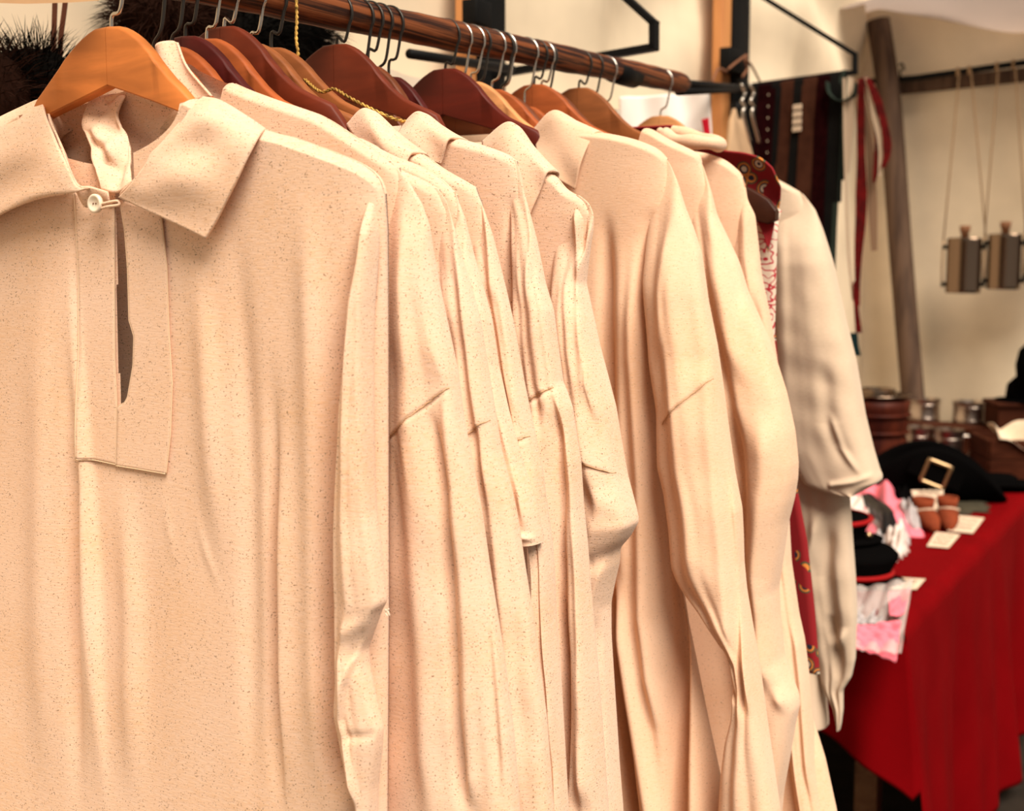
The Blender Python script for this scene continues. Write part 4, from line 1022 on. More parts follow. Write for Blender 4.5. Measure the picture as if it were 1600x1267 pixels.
# leather straps
M['leather'] = plain('brown_leather', (.09, .030, .016), .6, vary=.3)
def ribbon(pts3, width, th, wdir):
    P = smooth_path(pts3, 40); wdir = np.asarray(wdir)
    T = np.gradient(P, axis=0); T /= np.linalg.norm(T, axis=1)[:, None]
    nn = np.cross(T, wdir); nn /= np.linalg.norm(nn, axis=1)[:, None]
    width = np.broadcast_to(np.asarray(width, float), (40,)) if np.ndim(width) == 0 else np.interp(np.linspace(0, 1, 40), np.linspace(0, 1, len(width)), width)
    a = P + wdir * width[:, None] / 2; b = P - wdir * width[:, None] / 2
    G = np.stack([a + nn * th / 2, a - nn * th / 2, b - nn * th / 2, b + nn * th / 2], 1)
    mb = MB(); mb.grid(G, True, True); return mb
for pts, lab in (([(87, -30), (85, 30), (83, 95)], 'left of two brown leather straps at the upper left'), ([(106, -30), (100, 20), (95, 60), (93, 110)], 'right of two brown leather straps at the upper left')):
    tag(ribbon([wall_pt(x, y, .10) for x, y in pts], .006, .002, U).obj('leather_strap', M['leather'], smooth=False), lab, 'strap')
# tan leather edge at the top left
a = wall_pt(-40, 2, .16); b = wall_pt(155, -2, .16)
mb = MB(); cc = [(-60, -60), (-60, 3), (40, 6), (110, 4), (155, 1), (158, -60)]
V = [wall_pt(x, y, .16) for x, y in cc] + [wall_pt(x, y, .155) for x, y in cc]; n = len(cc)
mb.add(V, [tuple(range(n)), tuple(range(2 * n - 1, n - 1, -1))] + [(i, i + n, (i + 1) % n + n, (i + 1) % n) for i in range(n)])
M['tanleather'] = plain('tan_leather', (.62, .38, .20), .7, vary=.12)
tag(mb.obj('leather_flap', M['tanleather'], smooth=False), 'tan leather flap at the top left edge', 'leather')

# ---- white cloth with red mark behind the rail end
M['white'] = plain('white_cotton', (.80, .72, .66), .9, spec=.1)
M['redmark'] = plain('red_print', (.50, .006, .02), .8)
wt = wall_pt(1040, 180, .30)
def cloth_quad(name, px, z, mat, parent=None, wave=.006, n=40, seed=0, rel=(0, 0, 0)):
    """px: tl, tr, br, bl"""
    r = np.random.default_rng(seed)
    zz = z if isinstance(z, (list, tuple)) else [z] * 4
    A, B, Cc, D = [at(x, y, k) for (x, y), k in zip(px, zz)]
    u, v = np.meshgrid(np.linspace(0, 1, n), np.linspace(0, 1, n))
    G = (1 - u)[..., None] * (1 - v)[..., None] * A + u[..., None] * (1 - v)[..., None] * B + u[..., None] * v[..., None] * Cc + (1 - u)[..., None] * v[..., None] * D
    off = sum(wave * r.uniform(.3, 1) * np.sin(u * r.uniform(3, 18) + v * r.uniform(-6, 8) + r.uniform(0, 6)) for _ in range(5))
    G = G + off[..., None] * np.array([.3, -1, 0]) - np.array(rel)
    return grid_obj(name, G, mat, parent, shell=.003)
root = empty('white_cloth', at(1040, 150, 2.75)); tag(root, 'white cotton cloth with a red corner mark hanging behind the rail end', 'cloth')
cloth_quad('cloth', [(965, 152), (1104, 144), (1122, 320), (970, 330)], 2.75, M['white'], root, .006, seed=2, rel=at(1040, 150, 2.75))
cloth_quad('mark', [(1096, 187), (1107, 184), (1110, 212), (1101, 213)], 2.725, M['redmark'], root, .0, 6, rel=at(1040, 150, 2.75))
root = empty('backlit_wall_sheet', at(760, 180, 2.2)); tag(root, 'white sheet added for the backlit brightness of the wall behind the middle hangers', 'sheet')
M['sheet'] = canvas('backlit_wall_sheet', (.90, .84, .76), .5)  # added sheet: its white stands in for light coming through the canvas wall
G = np.array([[wall_pt(x, y, .05) for x in np.linspace(560, 1010, 40)] for y in (0, 1)])
tl, tr_ = wall_pt(540, 96, .075), wall_pt(1105, 150, .075)
xs = np.linspace(0, 1, 60); zs = np.linspace(0, 1, 20)
G = np.array([[tl * (1 - x) + tr_ * x - Z * .9 * v + NV * (.012 * math.sin(x * 40) + .01 * math.sin(x * 17 + v * 3)) for x in xs] for v in zs])
G[0, :, 2] = np.minimum(G[0, :, 2], tl[2])
grid_obj('sheet', G - at(760, 180, 2.2), M['sheet'], root)

# ---- belts on the second bracket
M['belt_black'] = plain('belt_black', (.004, .0035, .003), .8, spec=.1, vary=.3); M['belt_brown'] = plain('belt_brown', (.050, .018, .010), .9, spec=.03, vary=.25, vscale=30)
M['belt_maroon'] = plain('belt_maroon', (.012, .0016, .002), .9, spec=.02, vary=.4, vscale=60); M['belt_green'] = plain('belt_green', (.02, .03, .022), .8)
M['cordwhite'] = plain('pale_cord', (.55, .42, .30), .9); M['ribbonred'] = plain('red_ribbon', (.10, .002, .002), .8, vary=.5, vscale=40)
armA, armB = BR2[3], BR2[2]                       # lower arm: post end -> tip
def arm_at(px):
    """point of the lower arm under a pixel column"""
    a2, b2 = armA, armB
    lo, hi = 0.0, 1.1
    for _ in range(40):
        mid = (lo + hi) / 2; p = a2 + (b2 - a2) * mid; q = p - EYE
        x = 800 + F * np.dot(q, RGT) / np.dot(q, FWD)
        if x < px: lo = mid
        else: hi = mid
    return a2 + (b2 - a2) * lo
def belt(px0, px1, py_end, mat, label, back=.010, seed=0, lean=0, tagpiece=None, name='woven_belt', stitch=False):
    a = arm_at(px0); b = arm_at(px1); c = (a + b) / 2; wd = np.linalg.norm(b - a)
    dirn = (armB - armA) / np.linalg.norm(armB - armA)
    zc = np.dot(c - EYE, FWD)
    root = empty(name, c); tag(root, label, 'belt', 'belts hanging on the bracket')
    end = on_plane((px0 + px1) / 2 + lean, py_end, c, U)
    ln = c[2] - end[2]
    r = np.random.default_rng(seed)
    path = []
    for k, (y, z) in enumerate([(.014, -.45 * ln), (.014, -.03), (.010, .006), (0, .012), (-.010, .006), (-.014, -.03)]):
        path.append(np.array([0, 0, 0]) + U * y + Z * z)
    for k in range(1, 9):
        f = k / 8; path.append(-U * (.014 + .004 * math.sin(f * 5 + seed)) - Z * ln * f + dirn * ((end - c) @ dirn) * f)
    path = [p + U * 0 for p in path]
    ribbon(path, wd, .0035, dirn).obj('strap', mat, root, smooth=False)
    if stitch:
        for k in range(26):
            p = -U * .0185 - Z * (.03 + ln * .9 * k / 26) + dirn * (wd * .12)
            mb = MB(); mb.box(p, (.003, .0015, .0045), (dirn, U, Z)); mb.obj('stitch', M['cordwhite'], root, smooth=False)
    if tagpiece:
        y0, y1 = tagpiece
        z0 = on_plane((px0 + px1) / 2, y0, c, U)[2] - c[2]; z1 = on_plane((px0 + px1) / 2, y1, c, U)[2] - c[2]
        for k in range(4):
            zc_ = z0 + (z1 - z0) * (k + .5) / 4
            mb = MB(); mb.box(-U * .021 + Z * zc_, (wd * .95, .004, (z0 - z1) / 4 * .78), (dirn, U, Z)); mb.obj('bead_row', M['cordwhite'], root, smooth=False, bevel=.0015)
    return root
belt(1163, 1187, 640, M['belt_black'], 'black strap nearest the far post', seed=1)
belt(1187, 1215, 640, M['belt_maroon'], 'dark maroon belt with a line of pale stitches', seed=2, stitch=True)
belt(1208, 1224, 640, M['belt_black'], 'black strap between the stitched maroon belt and a brown one', seed=3)
belt(1222, 1243, 640, M['belt_brown'], 'left one of two brown woven belts', seed=4)
belt(1243, 1258, 640, M['belt_black'], 'black strap with a pale beaded buckle piece', seed=5, tagpiece=(163, 208))
belt(1256, 1280, 640, M['belt_brown'], 'right one of two brown woven belts', seed=6, lean=6)
belt(1279, 1300, 600, M['belt_maroon'], 'very dark maroon belt right of the brown belts', seed=7, lean=10)
belt(1297, 1318, 555, M['belt_black'], 'black belt with its end showing beside the white smock', seed=8, lean=14)
belt(1314, 1322, 480, M['belt_green'], 'narrow dark green band at the right of the black belts', seed=9, lean=6)
# loose coil of grey-green band on the arm
c = arm_at(1318); dirn = (armB - armA) / np.linalg.norm(armB - armA)
pts = [on_plane(x, y, c - U * .03, U) for x, y in ((1293, 128), (1296, 145), (1308, 156), (1322, 157), (1335, 148), (1339, 130))]
tag(ribbon(pts, .035, .003, U).obj('coiled_band', M['belt_green'], smooth=False), 'grey-green band looped over the bracket end', 'band')
# cords and red ribbons at the tip
def hang_strip(pts, width, mat, label, off=.03, name='ribbon', cat='ribbon'):
    P = [on_plane(x, y, c - U * off, U) for x, y in pts]
    return tag(ribbon(P, width, .003, dirn).obj(name, mat, smooth=False), label, cat)
hang_strip([(1319, 122), (1320, 200), (1322, 300), (1326, 400), (1333, 470)], [.006, .008, .006, .007, .004], M['cordwhite'], 'pale cord hanging left of the red ribbons', .035, 'cord', 'cord')
hang_strip([(1330, 122), (1327, 200), (1325, 270)], [.010, .022, .006], M['cordwhite'], 'short pale frayed cord beside the green band', .028, 'cord', 'cord')
hang_strip([(1346, 122), (1345, 200), (1346, 290), (1345, 340), (1341, 400), (1340, 450), (1341, 478)], [.016, .02, .02, .03, .026, .016, .008], M['ribbonred'], 'long red ribbon hanging from the bracket tip', .04)
hang_strip([(1352, 120), (1360, 150), (1368, 190), (1372, 235), (1366, 285)], [.012, .02, .014, .02, .008], M['ribbonred'], 'short red ribbon curling beside the long one', .055)
hang_strip([(1356, 122), (1372, 160), (1384, 205), (1386, 240), (1380, 262)], [.012, .022, .016, .022, .012], M['ribbonred'], 'outermost red ribbon curling over the pole', .065)
hang_strip([(1354, 121), (1366, 180), (1377, 225), (1374, 275)], [.010, .012, .018, .006], M['cordwhite'], 'white ribbon caught between the short red ones', .06)
hang_strip([(1340, 124), (1356, 200), (1362, 280), (1364, 340), (1366, 392)], [.010, .018, .02, .024, .015], plain('taupe_ribbon', (.25, .15, .09), .85), 'taupe ribbon between the red ribbons', .03)
hang_strip([(1336, 440), (1338, 480), (1342, 520)], [.012, .012, .016], M['ribbonred'], 'frayed red and white ribbon end below the long ribbon', .042)
hang_strip([(1334, 520), (1335, 540), (1338, 556)], [.02, .022, .024], plain('teal_end', (.004, .02, .022), .7), 'dark teal belt tip beside the pole', .045)

# ---- fringe bundle and metal clips by the far post
fb = wall_pt(1150, 170, .16)
root = empty('fringe_bundle', fb); tag(root, 'beige fringe bundle tied with black at the far post', 'fringe')
for k in range(9):
    x1 = 1138 + k * 4.6
    P = [wall_pt(1150 + (k - 4) * .8, 172, .16), wall_pt(1150 + (k - 4) * 1.8, 195, .165), wall_pt(x1, 260, .17), wall_pt(x1, 330, .17)]
    mb = MB(); mb.tube(smooth_path(P, 14), [.006] * 2 + [.009] * 12, 6); mb.obj('tassel', plain('fringe', (.60, .40, .24), .9) if k == 0 and 'fringe' not in M and not M.__setitem__('fringe', plain('fringe', (.60, .40, .24), .9)) else M['fringe'], root, rel=fb)
mb = MB(); mb.tube(np.array([wall_pt(1150, 160, .16), wall_pt(1150, 170, .16), wall_pt(1151, 186, .162)]), [.012, .015, .011], 10); mb.obj('binding', M['black'], root, rel=fb)
for i, (x, lab) in enumerate(((1160, 'left steel clip dangling beside the far post'), (1174, 'right steel clip dangling beside the far post'))):
    P = [wall_pt(x - 2, 132, .22), wall_pt(x + 4, 145, .22), wall_pt(x - 1, 158, .22), wall_pt(x + 4, 166, .22), wall_pt(x + 1, 178, .22), wall_pt(x + 12, 222, .22)]
    mb = MB(); mb.tube(smooth_path(P, 30), .0042, 6); tag(mb.obj('steel_clip', M['steel']), lab, 'clip')

# ================================================================== flasks on the end wall
M['chrome'] = plain('polished_steel', (.22, .155, .11), .2, 1.0); M['cork'] = plain('cork', (.22, .10, .05), .9, vary=.3); M['hemp'] = plain('hemp_cord', (.38, .24, .13), .9)
def flask(x0, x1, y0, y1, cx_cork, cords, label, off=.16):
    c = (end_pt((x0 + x1) / 2, y1, off)); wd = np.linalg.norm(end_pt(x1, y1, off) - end_pt(x0, y1, off)); h = end_pt(x0, y0, off)[2] - c[2]
    root = empty('steel_flask', c, math.atan2(NV[1], NV[0])); tag(root, label, 'flask', 'steel flasks on the end wall')
    rx = wd / 2
    mb = MB(); mb.lathe([(0, 0), (rx * .93, 0), (rx, .006), (rx * .985, .012), (rx * .985, h - .012), (rx, h - .006), (rx * .93, h), (rx * .3, h + .004), (0, h + .004)], (0, 0, 0), 36, sy=.62)
    o = mb.obj('body', M['chrome'], root); md = o.modifiers.new('e', 'EDGE_SPLIT'); md.split_angle = math.radians(50)
    mb = MB(); mb.lathe([(0, h), (.014, h), (.014, h + .018), (.017, h + .02), (.020, h + .045), (.0, h + .046)], (0, 0, 0), 18)
    mb.obj('cork', M['cork'], root)
    for sx in (-1, 1):
        for hz in (.16, .84):
            mb = MB(); mb.box((sx * (rx + .006), 0, h * hz), (.016, .02, .016)); mb.obj('loop', M['black'], root, bevel=.003)
        mb = MB(); mb.tube(np.array([(sx * (rx + .012), 0, h * .1), (sx * (rx + .014), 0, h * .5), (sx * (rx + .012), 0, h * .95)]), .0035, 6); mb.obj('side_cord', M['hemp'], root)
    for k, xt in enumerate(cords):
        sx = -1 if k == 0 else 1
        topw = end_pt(xt, 112 - (xt - 1500) * .14, .115)
        a = to_local(topw, c, math.atan2(NV[1], NV[0]))
        b = np.array([sx * (rx + .012), 0, h * .95])
        mb = MB(); mb.tube(np.array([b, b * .5 + a * .5, a]), .0030, 6); mb.obj('neck_cord', M['hemp'], root)
        mb = MB(); mb.tube(np.array([a + [-.006, 0, -.016], a + [-.006, 0, .016]]), .006, 8); mb.obj('knot', M['hemp'], root)
flask(1476, 1532, 372, 458, 1504, (1499, 1517), 'left hanging steel flask with cork stopper')
flask(1540, 1594, 366, 452, 1564, (1560, 1586), 'right hanging steel flask with cork stopper')
flask(1603, 1660, 362, 446, 1630, (1622, 1650), 'steel flask cut off by the right edge')

# ================================================================== the market table
TH = .75
e0 = on_h(1412, 966, TH); e1 = on_h(1559, 819, TH); ed = (e1 - e0); ed /= np.linalg.norm(ed); en = np.array([ed[1], -ed[0], 0])   # en: towards viewer/right
TC = on_h(1404, 978, TH)                                     # near right corner
LEN = np.dot(CORNER - TC, ed) - .12; WID = .68
def tab(k, d, h=0.0): return TC + ed * k - en * d + Z * h     # k along the table, d in from the front edge
def tpx(px, py, h=0.0):
    return on_h(px, py, TH + h)
root = empty('market_table', tab(LEN / 2, WID / 2) * np.array([1, 1, 0])); tag(root, 'long trestle table hidden by the red cloth', 'table')
ro = np.array(root.location)
M['trestle'] = wood('trestle_pine', (.20, .09, .04), (.30, .15, .07), (5, 40, 40))
mb = MB(); mb.box(tab(LEN / 2, WID / 2, -.02), (LEN - .02, WID - .02, .03), (ed, en, Z)); mb.obj('table_top', M['trestle'], root, False, rel=ro)
for k in (.2, LEN - .2):
    for d in (.1, WID - .1):
        mb = MB(); p = tab(k, d); mb.box((p[0], p[1], .357), (.05, .05, .715), (ed, en, Z)); mb.obj('leg', M['trestle'], root, False, rel=ro)
# cloth: top sheet, long front drop, near end drop
nk, nd = 140, 30
ks = np.linspace(0, LEN, nk)
top = np.array([[tab(k, d, .003 + .0015 * math.sin(k * 9 + d * 7)) for k in ks] for d in np.linspace(WID, 0, nd)])
drop = []
for j, f in enumerate(np.linspace(0.03, 1, 50)):
    row = []
    for k in ks:
        z = -f * .70
        bulge = .012 + f * (.045 + .030 * math.sin(k * 7.5 + .6) + .018 * math.sin(k * 17 + 1.7) + .01 * math.sin(k * 31))
        row.append(tab(k - f * .07 * math.exp(-k / .25), -bulge - .03 * f * math.exp(-k / .15), z))
    drop.append(row)
G = np.concatenate([top, np.array(drop)], 0)
croot = empty('tablecloth', tab(LEN / 2, WID / 2, .003)); tag(croot, 'deep red cloth draped over the market table to the ground', 'tablecloth'); co = np.array(croot.location)
grid_obj('top_and_front', G - co, M['red'], croot, flip=True, shell=.002)
ds = np.linspace(-.01, WID, 70); rows = []
for f in np.linspace(0, 1, 40):
    row = []
    for d in ds:
        z = f * (.25 + .10 * math.exp(-abs(d) / .05) + .012 * math.sin(d * 20)); f2 = z / .70
        k_, d_ = -(.004 + f * (.03 + .03 * math.sin(d * 15 + 1) + .015 * math.sin(d * 34))), d - f * .02 * math.sin(d * 9)
        be = .012 + f2 * (.045 + .030 * math.sin(.6) + .018 * math.sin(1.7)); w_ = math.exp(-(d + .01) / .035)
        k_ = k_ * (1 - w_) - .07 * f2 * w_; d_ = d_ * (1 - w_) - (be + .03 * f2) * w_ * min(1, f * 6 + .2)
        row.append(tab(k_, d_, .003 - z))
    rows.append(row)
grid_obj('end_drop', np.array(rows) - co, M['red'], croot, shell=.002)

# ---- things on the table; heights above the cloth
CZ = .005
def base(px, py): p = tpx(px, py, CZ); return p
def scale_at(p): return np.dot(p - EYE, FWD) / F             # metres per pixel
M['pewter'] = plain('polished_pewter', (.50, .42, .36), .28, 1.0); M['felt'] = plain('black_felt', (.0028, .0025, .0025), .95, spec=.0)
M['brass'] = plain('aged_brass', (.45, .30, .16), .35, 1.0); M['tub'] = wood('dark_tub', (.03, .005, .003), (.08, .015, .006), (20, 20, 4), .5, .2, .1)
M['crate'] = wood('crate_wood', (.035, .009, .004), (.065, .018, .008), (8, 30, 30), .7, .2, .05); M['paper'] = plain('aged_paper', (.70, .55, .40), .9, vary=.1, vscale=40)
M['ink'] = plain('ink', (.14, .08, .05), .9); M['pink'] = plain('pink_satin', (.85, .20, .26), .6, vary=.12, vscale=30); M['grey'] = plain('grey_cloth', (.42, .38, .38), .8, vary=.2, vscale=40)
M['shoe'] = plain('tan_suede', (.19, .036, .012), .85, vary=.3, vscale=30); M['olive'] = plain('olive_cloth', (.050, .042, .026), .9, vary=.3, vscale=30)
M['bandred'] = plain('red_band', (.30, .004, .005), .7); M['whitecl'] = plain('white_lace', (.72, .62, .56), .9, vary=.12, vscale=60)
def mug(px, py, wpx, hpx, label, mat='pewter', handle=True, hdir=1, flare=1.03):
    p = base(px, py); s = scale_at(p); r = wpx * s / 2; h = hpx * s
    root = empty('pewter_mug', p); tag(root, label, 'mug', 'pewter mugs on the table')
    mb = MB(); mb.lathe([(0, 0), (r * .97, 0), (r, .004), (r * .96, .012), (r * .96, h * .8), (r * .98, h * .86), (r * flare, h), (r * flare * .93, h), (r * .9, h * .8), (r * .9, .01), (0, .01)], (0, 0, 0), 32)
    o = mb.obj('cup', M[mat], root); md = o.modifiers.new('e', 'EDGE_SPLIT'); md.split_angle = math.radians(45)
    for z in (.16, .78):
        mb = MB(); a = np.linspace(0, 2 * np.pi, 33); mb.tube(np.stack([np.cos(a) * r * .975, np.sin(a) * r * .975, a * 0 + h * z], -1), .0022, 6); mb.obj('ring', M[mat], root)
    if handle:
        P = smooth_path([(hdir * r * .95, 0, h * .82), (hdir * r * 1.45, 0, h * .80), (hdir * r * 1.55, 0, h * .5), (hdir * r * 1.3, 0, h * .25), (hdir * r * .97, 0, h * .2)], 20)
        mb = MB(); mb.tube(P, .005, 8); mb.obj('handle', M[mat], root)
    return root
# low riser at the far end of the table
RH = .13
k0 = 2.22; k1 = LEN - .06
root = empty('plank_riser', tab((k0 + k1) / 2, .34)); tag(root, 'low dark plank riser under the back row of mugs', 'riser'); ro = np.array(root.location)
mb = MB(); mb.box(tab((k0 + k1) / 2, .34, RH - .008), (k1 - k0, .62, .016), (ed, en, Z)); mb.obj('shelf', M['crate'], root, False, rel=ro)
for k in (k0 + .02, k1 - .02):
    mb = MB(); mb.box(tab(k, .34, RH / 2 - .004), (.02, .60, RH - .012), (ed, en, Z)); mb.obj('side', M['crate'], root, False, rel=ro)
_base = base
mug(1432, 728, 46, 62, 'pewter mug just left of the brightest one', hdir=-1)
mug(1480, 732, 46, 62, 'brightest pewter mug above the buckled hat')
base = lambda px, py: on_h(px, py, TH + RH + .0005)
mug(1444, 656, 48, 33, 'squat pewter mug on the riser near the pole', hdir=-1)
mug(1515, 660, 54, 33, 'wide dark pewter mug on the riser')
mug(1494, 644, 50, 33, 'pewter mug farthest back on the riser', hdir=-1)
mug(1424, 642, 44, 44, 'dark beaker at the foot of the corner pole', handle=False)
base = _base
# wooden tub with a shiny bowl on it
p = base(1366, 745); s = scale_at(p); root = empty('wooden_tub', p); tag(root, 'reddish brown wooden tub behind the hats', 'tub')
R0 = 50 * s; H0 = 122 * s
mb = MB()
mb.lathe([(0, 0), (R0 * .82, 0), (R0 * .9, H0 * .1), (R0 * .95, H0 * .5), (R0 * .9, H0 * .55), (R0 * .92, H0 * .62), (R0 * .98, H0 * .7), (R0 * .95, H0 * .78), (R0, H0 * .9), (R0 * 1.02, H0), (R0 * .9, H0), (R0 * .85, H0 * .5), (0, H0 * .45)], (0, 0, 0), 40)
mb.obj('staves', M['tub'], root)
for z in (.2, .6, .82):
    mb = MB(); a = np.linspace(0, 2 * np.pi, 41); rr_ = R0 * (.97 if z != .82 else 1.0); mb.tube(np.stack([np.cos(a) * rr_, np.sin(a) * rr_, a * 0 + H0 * z], -1), .006, 8); mb.obj('hoop', M['tub'], root)
q = p + Z * (H0 + .001); root = empty('steel_bowl', q); tag(root, 'shiny steel bowl resting on the wooden tub', 'bowl')
mb = MB(); mb.lathe([(0, 0), (R0 * .75, 0), (R0 * .98, .012), (R0 * 1.0, .018), (R0 * .93, .018), (R0 * .6, .01), (R0 * .55, .035), (R0 * .5, .035), (R0 * .48, .008), (0, .008)], (0, 0, 0), 40); mb.obj('bowl', M['chrome'], root)
# lashing / dark pot at the foot of the pole
p = end_pt(1425, 622, .20)
# crate with a paper
p = base(1590, 742); s = scale_at(p)
root = empty('wooden_crate', p, math.atan2(ed[1], ed[0])); tag(root, 'dark wooden crate at the right edge with a crumpled paper', 'crate')
ax = (1.0, 0, 0)
cw, cd, ch = .26, .20, 62 * s
root.rotation_euler = (0, 0, -.05)
for (cx_, cy_, sx_, sy_) in ((0, -cd / 2, cw, .014), (0, cd / 2, cw, .014), (-cw / 2, 0, .014, cd), (cw / 2, 0, .014, cd)):
    for k in range(2):
        mb = MB(); mb.box((cx_, cy_, ch * (.25 + .5 * k)), (sx_, sy_, ch * .48)); mb.obj('board', M['crate'], root, False, bevel=.002)
mb = MB(); mb.box((0, 0, .006), (cw, cd, .012)); mb.obj('bottom', M['crate'], root, False)
n = 24; u, v = np.meshgrid(np.linspace(0, 1, n), np.linspace(0, 1, n))
G = np.stack([(u - .5) * .17 - .02, (v - .5) * .14 - .05, ch * .80 + .05 * (u - .4) ** 2 * 4 + .02 * np.sin(u * 7 + v * 4) + .05 * v], -1)
pr_ = empty('crumpled_paper', p); pr_.rotation_euler = (0, 0, -.05); tag(pr_, 'crumpled sheet of aged paper lying in the crate', 'paper'); grid_obj('sheet', G, M['paper'], pr_, shell=.001)
# second box with black hat on it at the right edge
p = on_h(1600, 668, TH + RH + .0005); s = scale_at(p); root = empty('small_chest', p, -.05); tag(root, 'small dark wooden chest behind the crate', 'chest')
mb = MB(); mb.box((0, 0, .04), (.24, .16, .08)); mb.obj('box', M['crate'], root, False, bevel=.004)
mb = MB(); mb.box((0, 0, .09), (.255, .175, .016)); mb.obj('lid', M['crate'], root, False, bevel=.004)
q = p + Z * .0985; root = empty('black_cap', q); tag(root, 'black cap on the small chest at the right edge', 'cap')
mb = MB(); mb.lathe([(0, 0), (.085, 0), (.09, .02), (.085, .06), (.06, .085), (0, .09)], (0.02, 0, 0), 24, sy=.8); mb.obj('crown', M['felt'], root)
mb = MB(); mb.lathe([(0, 0), (.11, 0), (.112, .004), (.11, .008), (0, .008)], (0.0, -.01, 0), 24, sy=.8); mb.obj('brim', M['felt'], root)
q = end_pt(1604, 570, .3); root = empty('hanging_hat', q); tag(root, 'black round thing hanging at the right edge above the cap', 'hat')
mb = MB(); mb.lathe([(0, -.10), (.05, -.09), (.075, -.05), (.08, 0), (.07, .05), (.04, .085), (0, .070)], (.045, 0, 0), 24); mb.obj('crown', M['felt'], root)
mb = MB(); mb.tube(np.array([(.045, 0, .09), (.045, 0, .4), tuple(to_local(end_pt(1604, 96, .11), q, 0))]), .003, 6); mb.obj('string', M['hemp'], root)

# tricorne-like buckled hat: brim turned up at both sides
def hat(p, rx, ry, rz_, up, crown, label, name='buckled_hat', buckle=False, tilt=0.0, band=None):
    root = empty(name, p, rz_); tag(root, label, 'hat', 'black hats on the table')
    n, mth = 14, 56
    G = np.zeros((n, mth, 3)); a = np.linspace(0, 2 * np.pi, mth, endpoint=False)
    for i, f in enumerate(np.linspace(.48, 1, n)):
        lift = up * ((f - .48) / .52) ** 1.6 * (np.abs(np.sin(a)) ** 2)
        inw = 1 - .30 * (lift / (up + 1e-6)) ** 1.5
        G[i, :, 0] = np.cos(a) * rx * f; G[i, :, 1] = np.sin(a) * ry * f * inw; G[i, :, 2] = .006 + lift + .006 * np.sin(a * 3)
    grid_obj('brim', G, M['felt'], root, closed=True, shell=.004)
    mb = MB(); mb.lathe([(rx * .50, .004), (rx * .48, crown * .5), (rx * .44, crown * .85), (rx * .34, crown), (0, crown * 1.02)], (0, 0, 0), 32, sy=ry / rx); mb.obj('crown', M['felt'], root)
    if band:
        a2 = np.linspace(0, 2 * np.pi, 49); mb = MB(); mb.tube(np.stack([np.cos(a2) * rx * .505, np.sin(a2) * ry * .505, a2 * 0 + crown * .2], -1), .007, 8); mb.obj('hat_band', M[band], root)
    if buckle:
        yb = -ry * .80; z0 = up * .60
        sz = .034; path = [(-sz, -sz), (sz, -sz), (sz, sz), (-sz, sz), (-sz, -sz)]
        pts = []
        for (x0, z0_), (x1, z1_) in zip(path[:-1], path[1:]):
            for f in np.linspace(0, 1, 8, endpoint=False): pts.append((x0 + (x1 - x0) * f, z0_ + (z1_ - z0_) * f))
        pts.append(pts[0]); ca, sa = math.cos(-.35), math.sin(-.35)
        P = [(x * ca - z * sa + .01, yb - .010 - .10 * 0 - .0 * z, z0 + x * sa + z * ca) for x, z in pts]
        mb = MB(); mb.tube(np.array(P), .0065, 8); mb.obj('buckle', M['brass'], root)
        mb = MB(); mb.box((.01, yb - .004, z0), (.16, .006, .05), ((ca, 0, sa), (0, 1, 0), (-sa, 0, ca))); mb.obj('strap', M['felt'], root, False)
    return root
p = base(1448, 778)
hat(p, .235, .16, -.22, .165, .13, 'large black hat with upturned brim and a square brass buckle', buckle=True)
p = base(1552, 765); hat(p, .17, .10, .05, .02, .05, 'flat black hat to the right of the buckled one', name='flat_hat')
# olive cloth beneath
def flat_cloth(px, mat, label, th=.012, name='folded_cloth', cat='cloth', wave=.004, seed=0, z0=.0, n=36):
    P = [base(x, y) for x, y in px]; c = sum(P) / 4
    r = np.random.default_rng(seed); u, v = np.meshgrid(np.linspace(0, 1, n), np.linspace(0, 1, n))
    G = (1 - u)[..., None] * (1 - v)[..., None] * P[0] + u[..., None] * (1 - v)[..., None] * P[1] + u[..., None] * v[..., None] * P[2] + (1 - u)[..., None] * v[..., None] * P[3]
    e = np.clip(np.minimum(np.minimum(u, 1 - u), np.minimum(v, 1 - v)) * 7, 0, 1) ** .6
    off = th * e + e * sum(wave * r.uniform(.3, 1) * np.sin(u * r.uniform(-16, 16) + v * r.uniform(-16, 16) + r.uniform(0, 6)) for _ in range(6))
    # ragged outline
    j = 1 - e
    G[..., 0] += j * .008 * np.sin(v * 31 + u * 23 + seed); G[..., 1] += j * .010 * np.sin(u * 27 - v * 19 + seed)
    G[..., 2] += np.maximum(off, 0) + z0 + .001
    root = empty(name, c + Z * z0); tag(root, label, cat); grid_obj('cloth', G - np.array(root.location), mat, root, shell=.002)
    return root
flat_cloth([(1360, 775), (1540, 778), (1545, 800), (1380, 815)], M['olive'], 'olive green cloth lying under the buckled hat', .010, seed=3)
flat_cloth([(1318, 775), (1392, 768), (1442, 838), (1352, 856)], M['pink'], 'pink ruffled satin cloth on the table', .05, seed=5, wave=.016)
flat_cloth([(1310, 790), (1345, 795), (1370, 830), (1315, 836)], M['whitecl'], 'white lace piece left of the pink cloth', .05, seed=6, wave=.004)
flat_cloth([(1400, 812), (1420, 812), (1436, 834), (1414, 836)], M['grey'], 'grey patch of cloth on the pink satin', .058, seed=7, wave=.006)
flat_cloth([(1338, 806), (1358, 800), (1404, 848), (1384, 856)], plain('black_satin', (.006, .005, .006), .45), 'black sash slanting across the pink satin', .07, seed=8, wave=.003)
flat_cloth([(1392, 778), (1412, 778), (1426, 796), (1404, 800)], M['felt'], 'small black glove near the baby shoes', .05, seed=9, wave=.004)
flat_cloth([(1380, 850), (1412, 838), (1416, 862), (1392, 884)], M['whitecl'], 'white lace cuff beside the peaked cap', .04, seed=10, wave=.008)
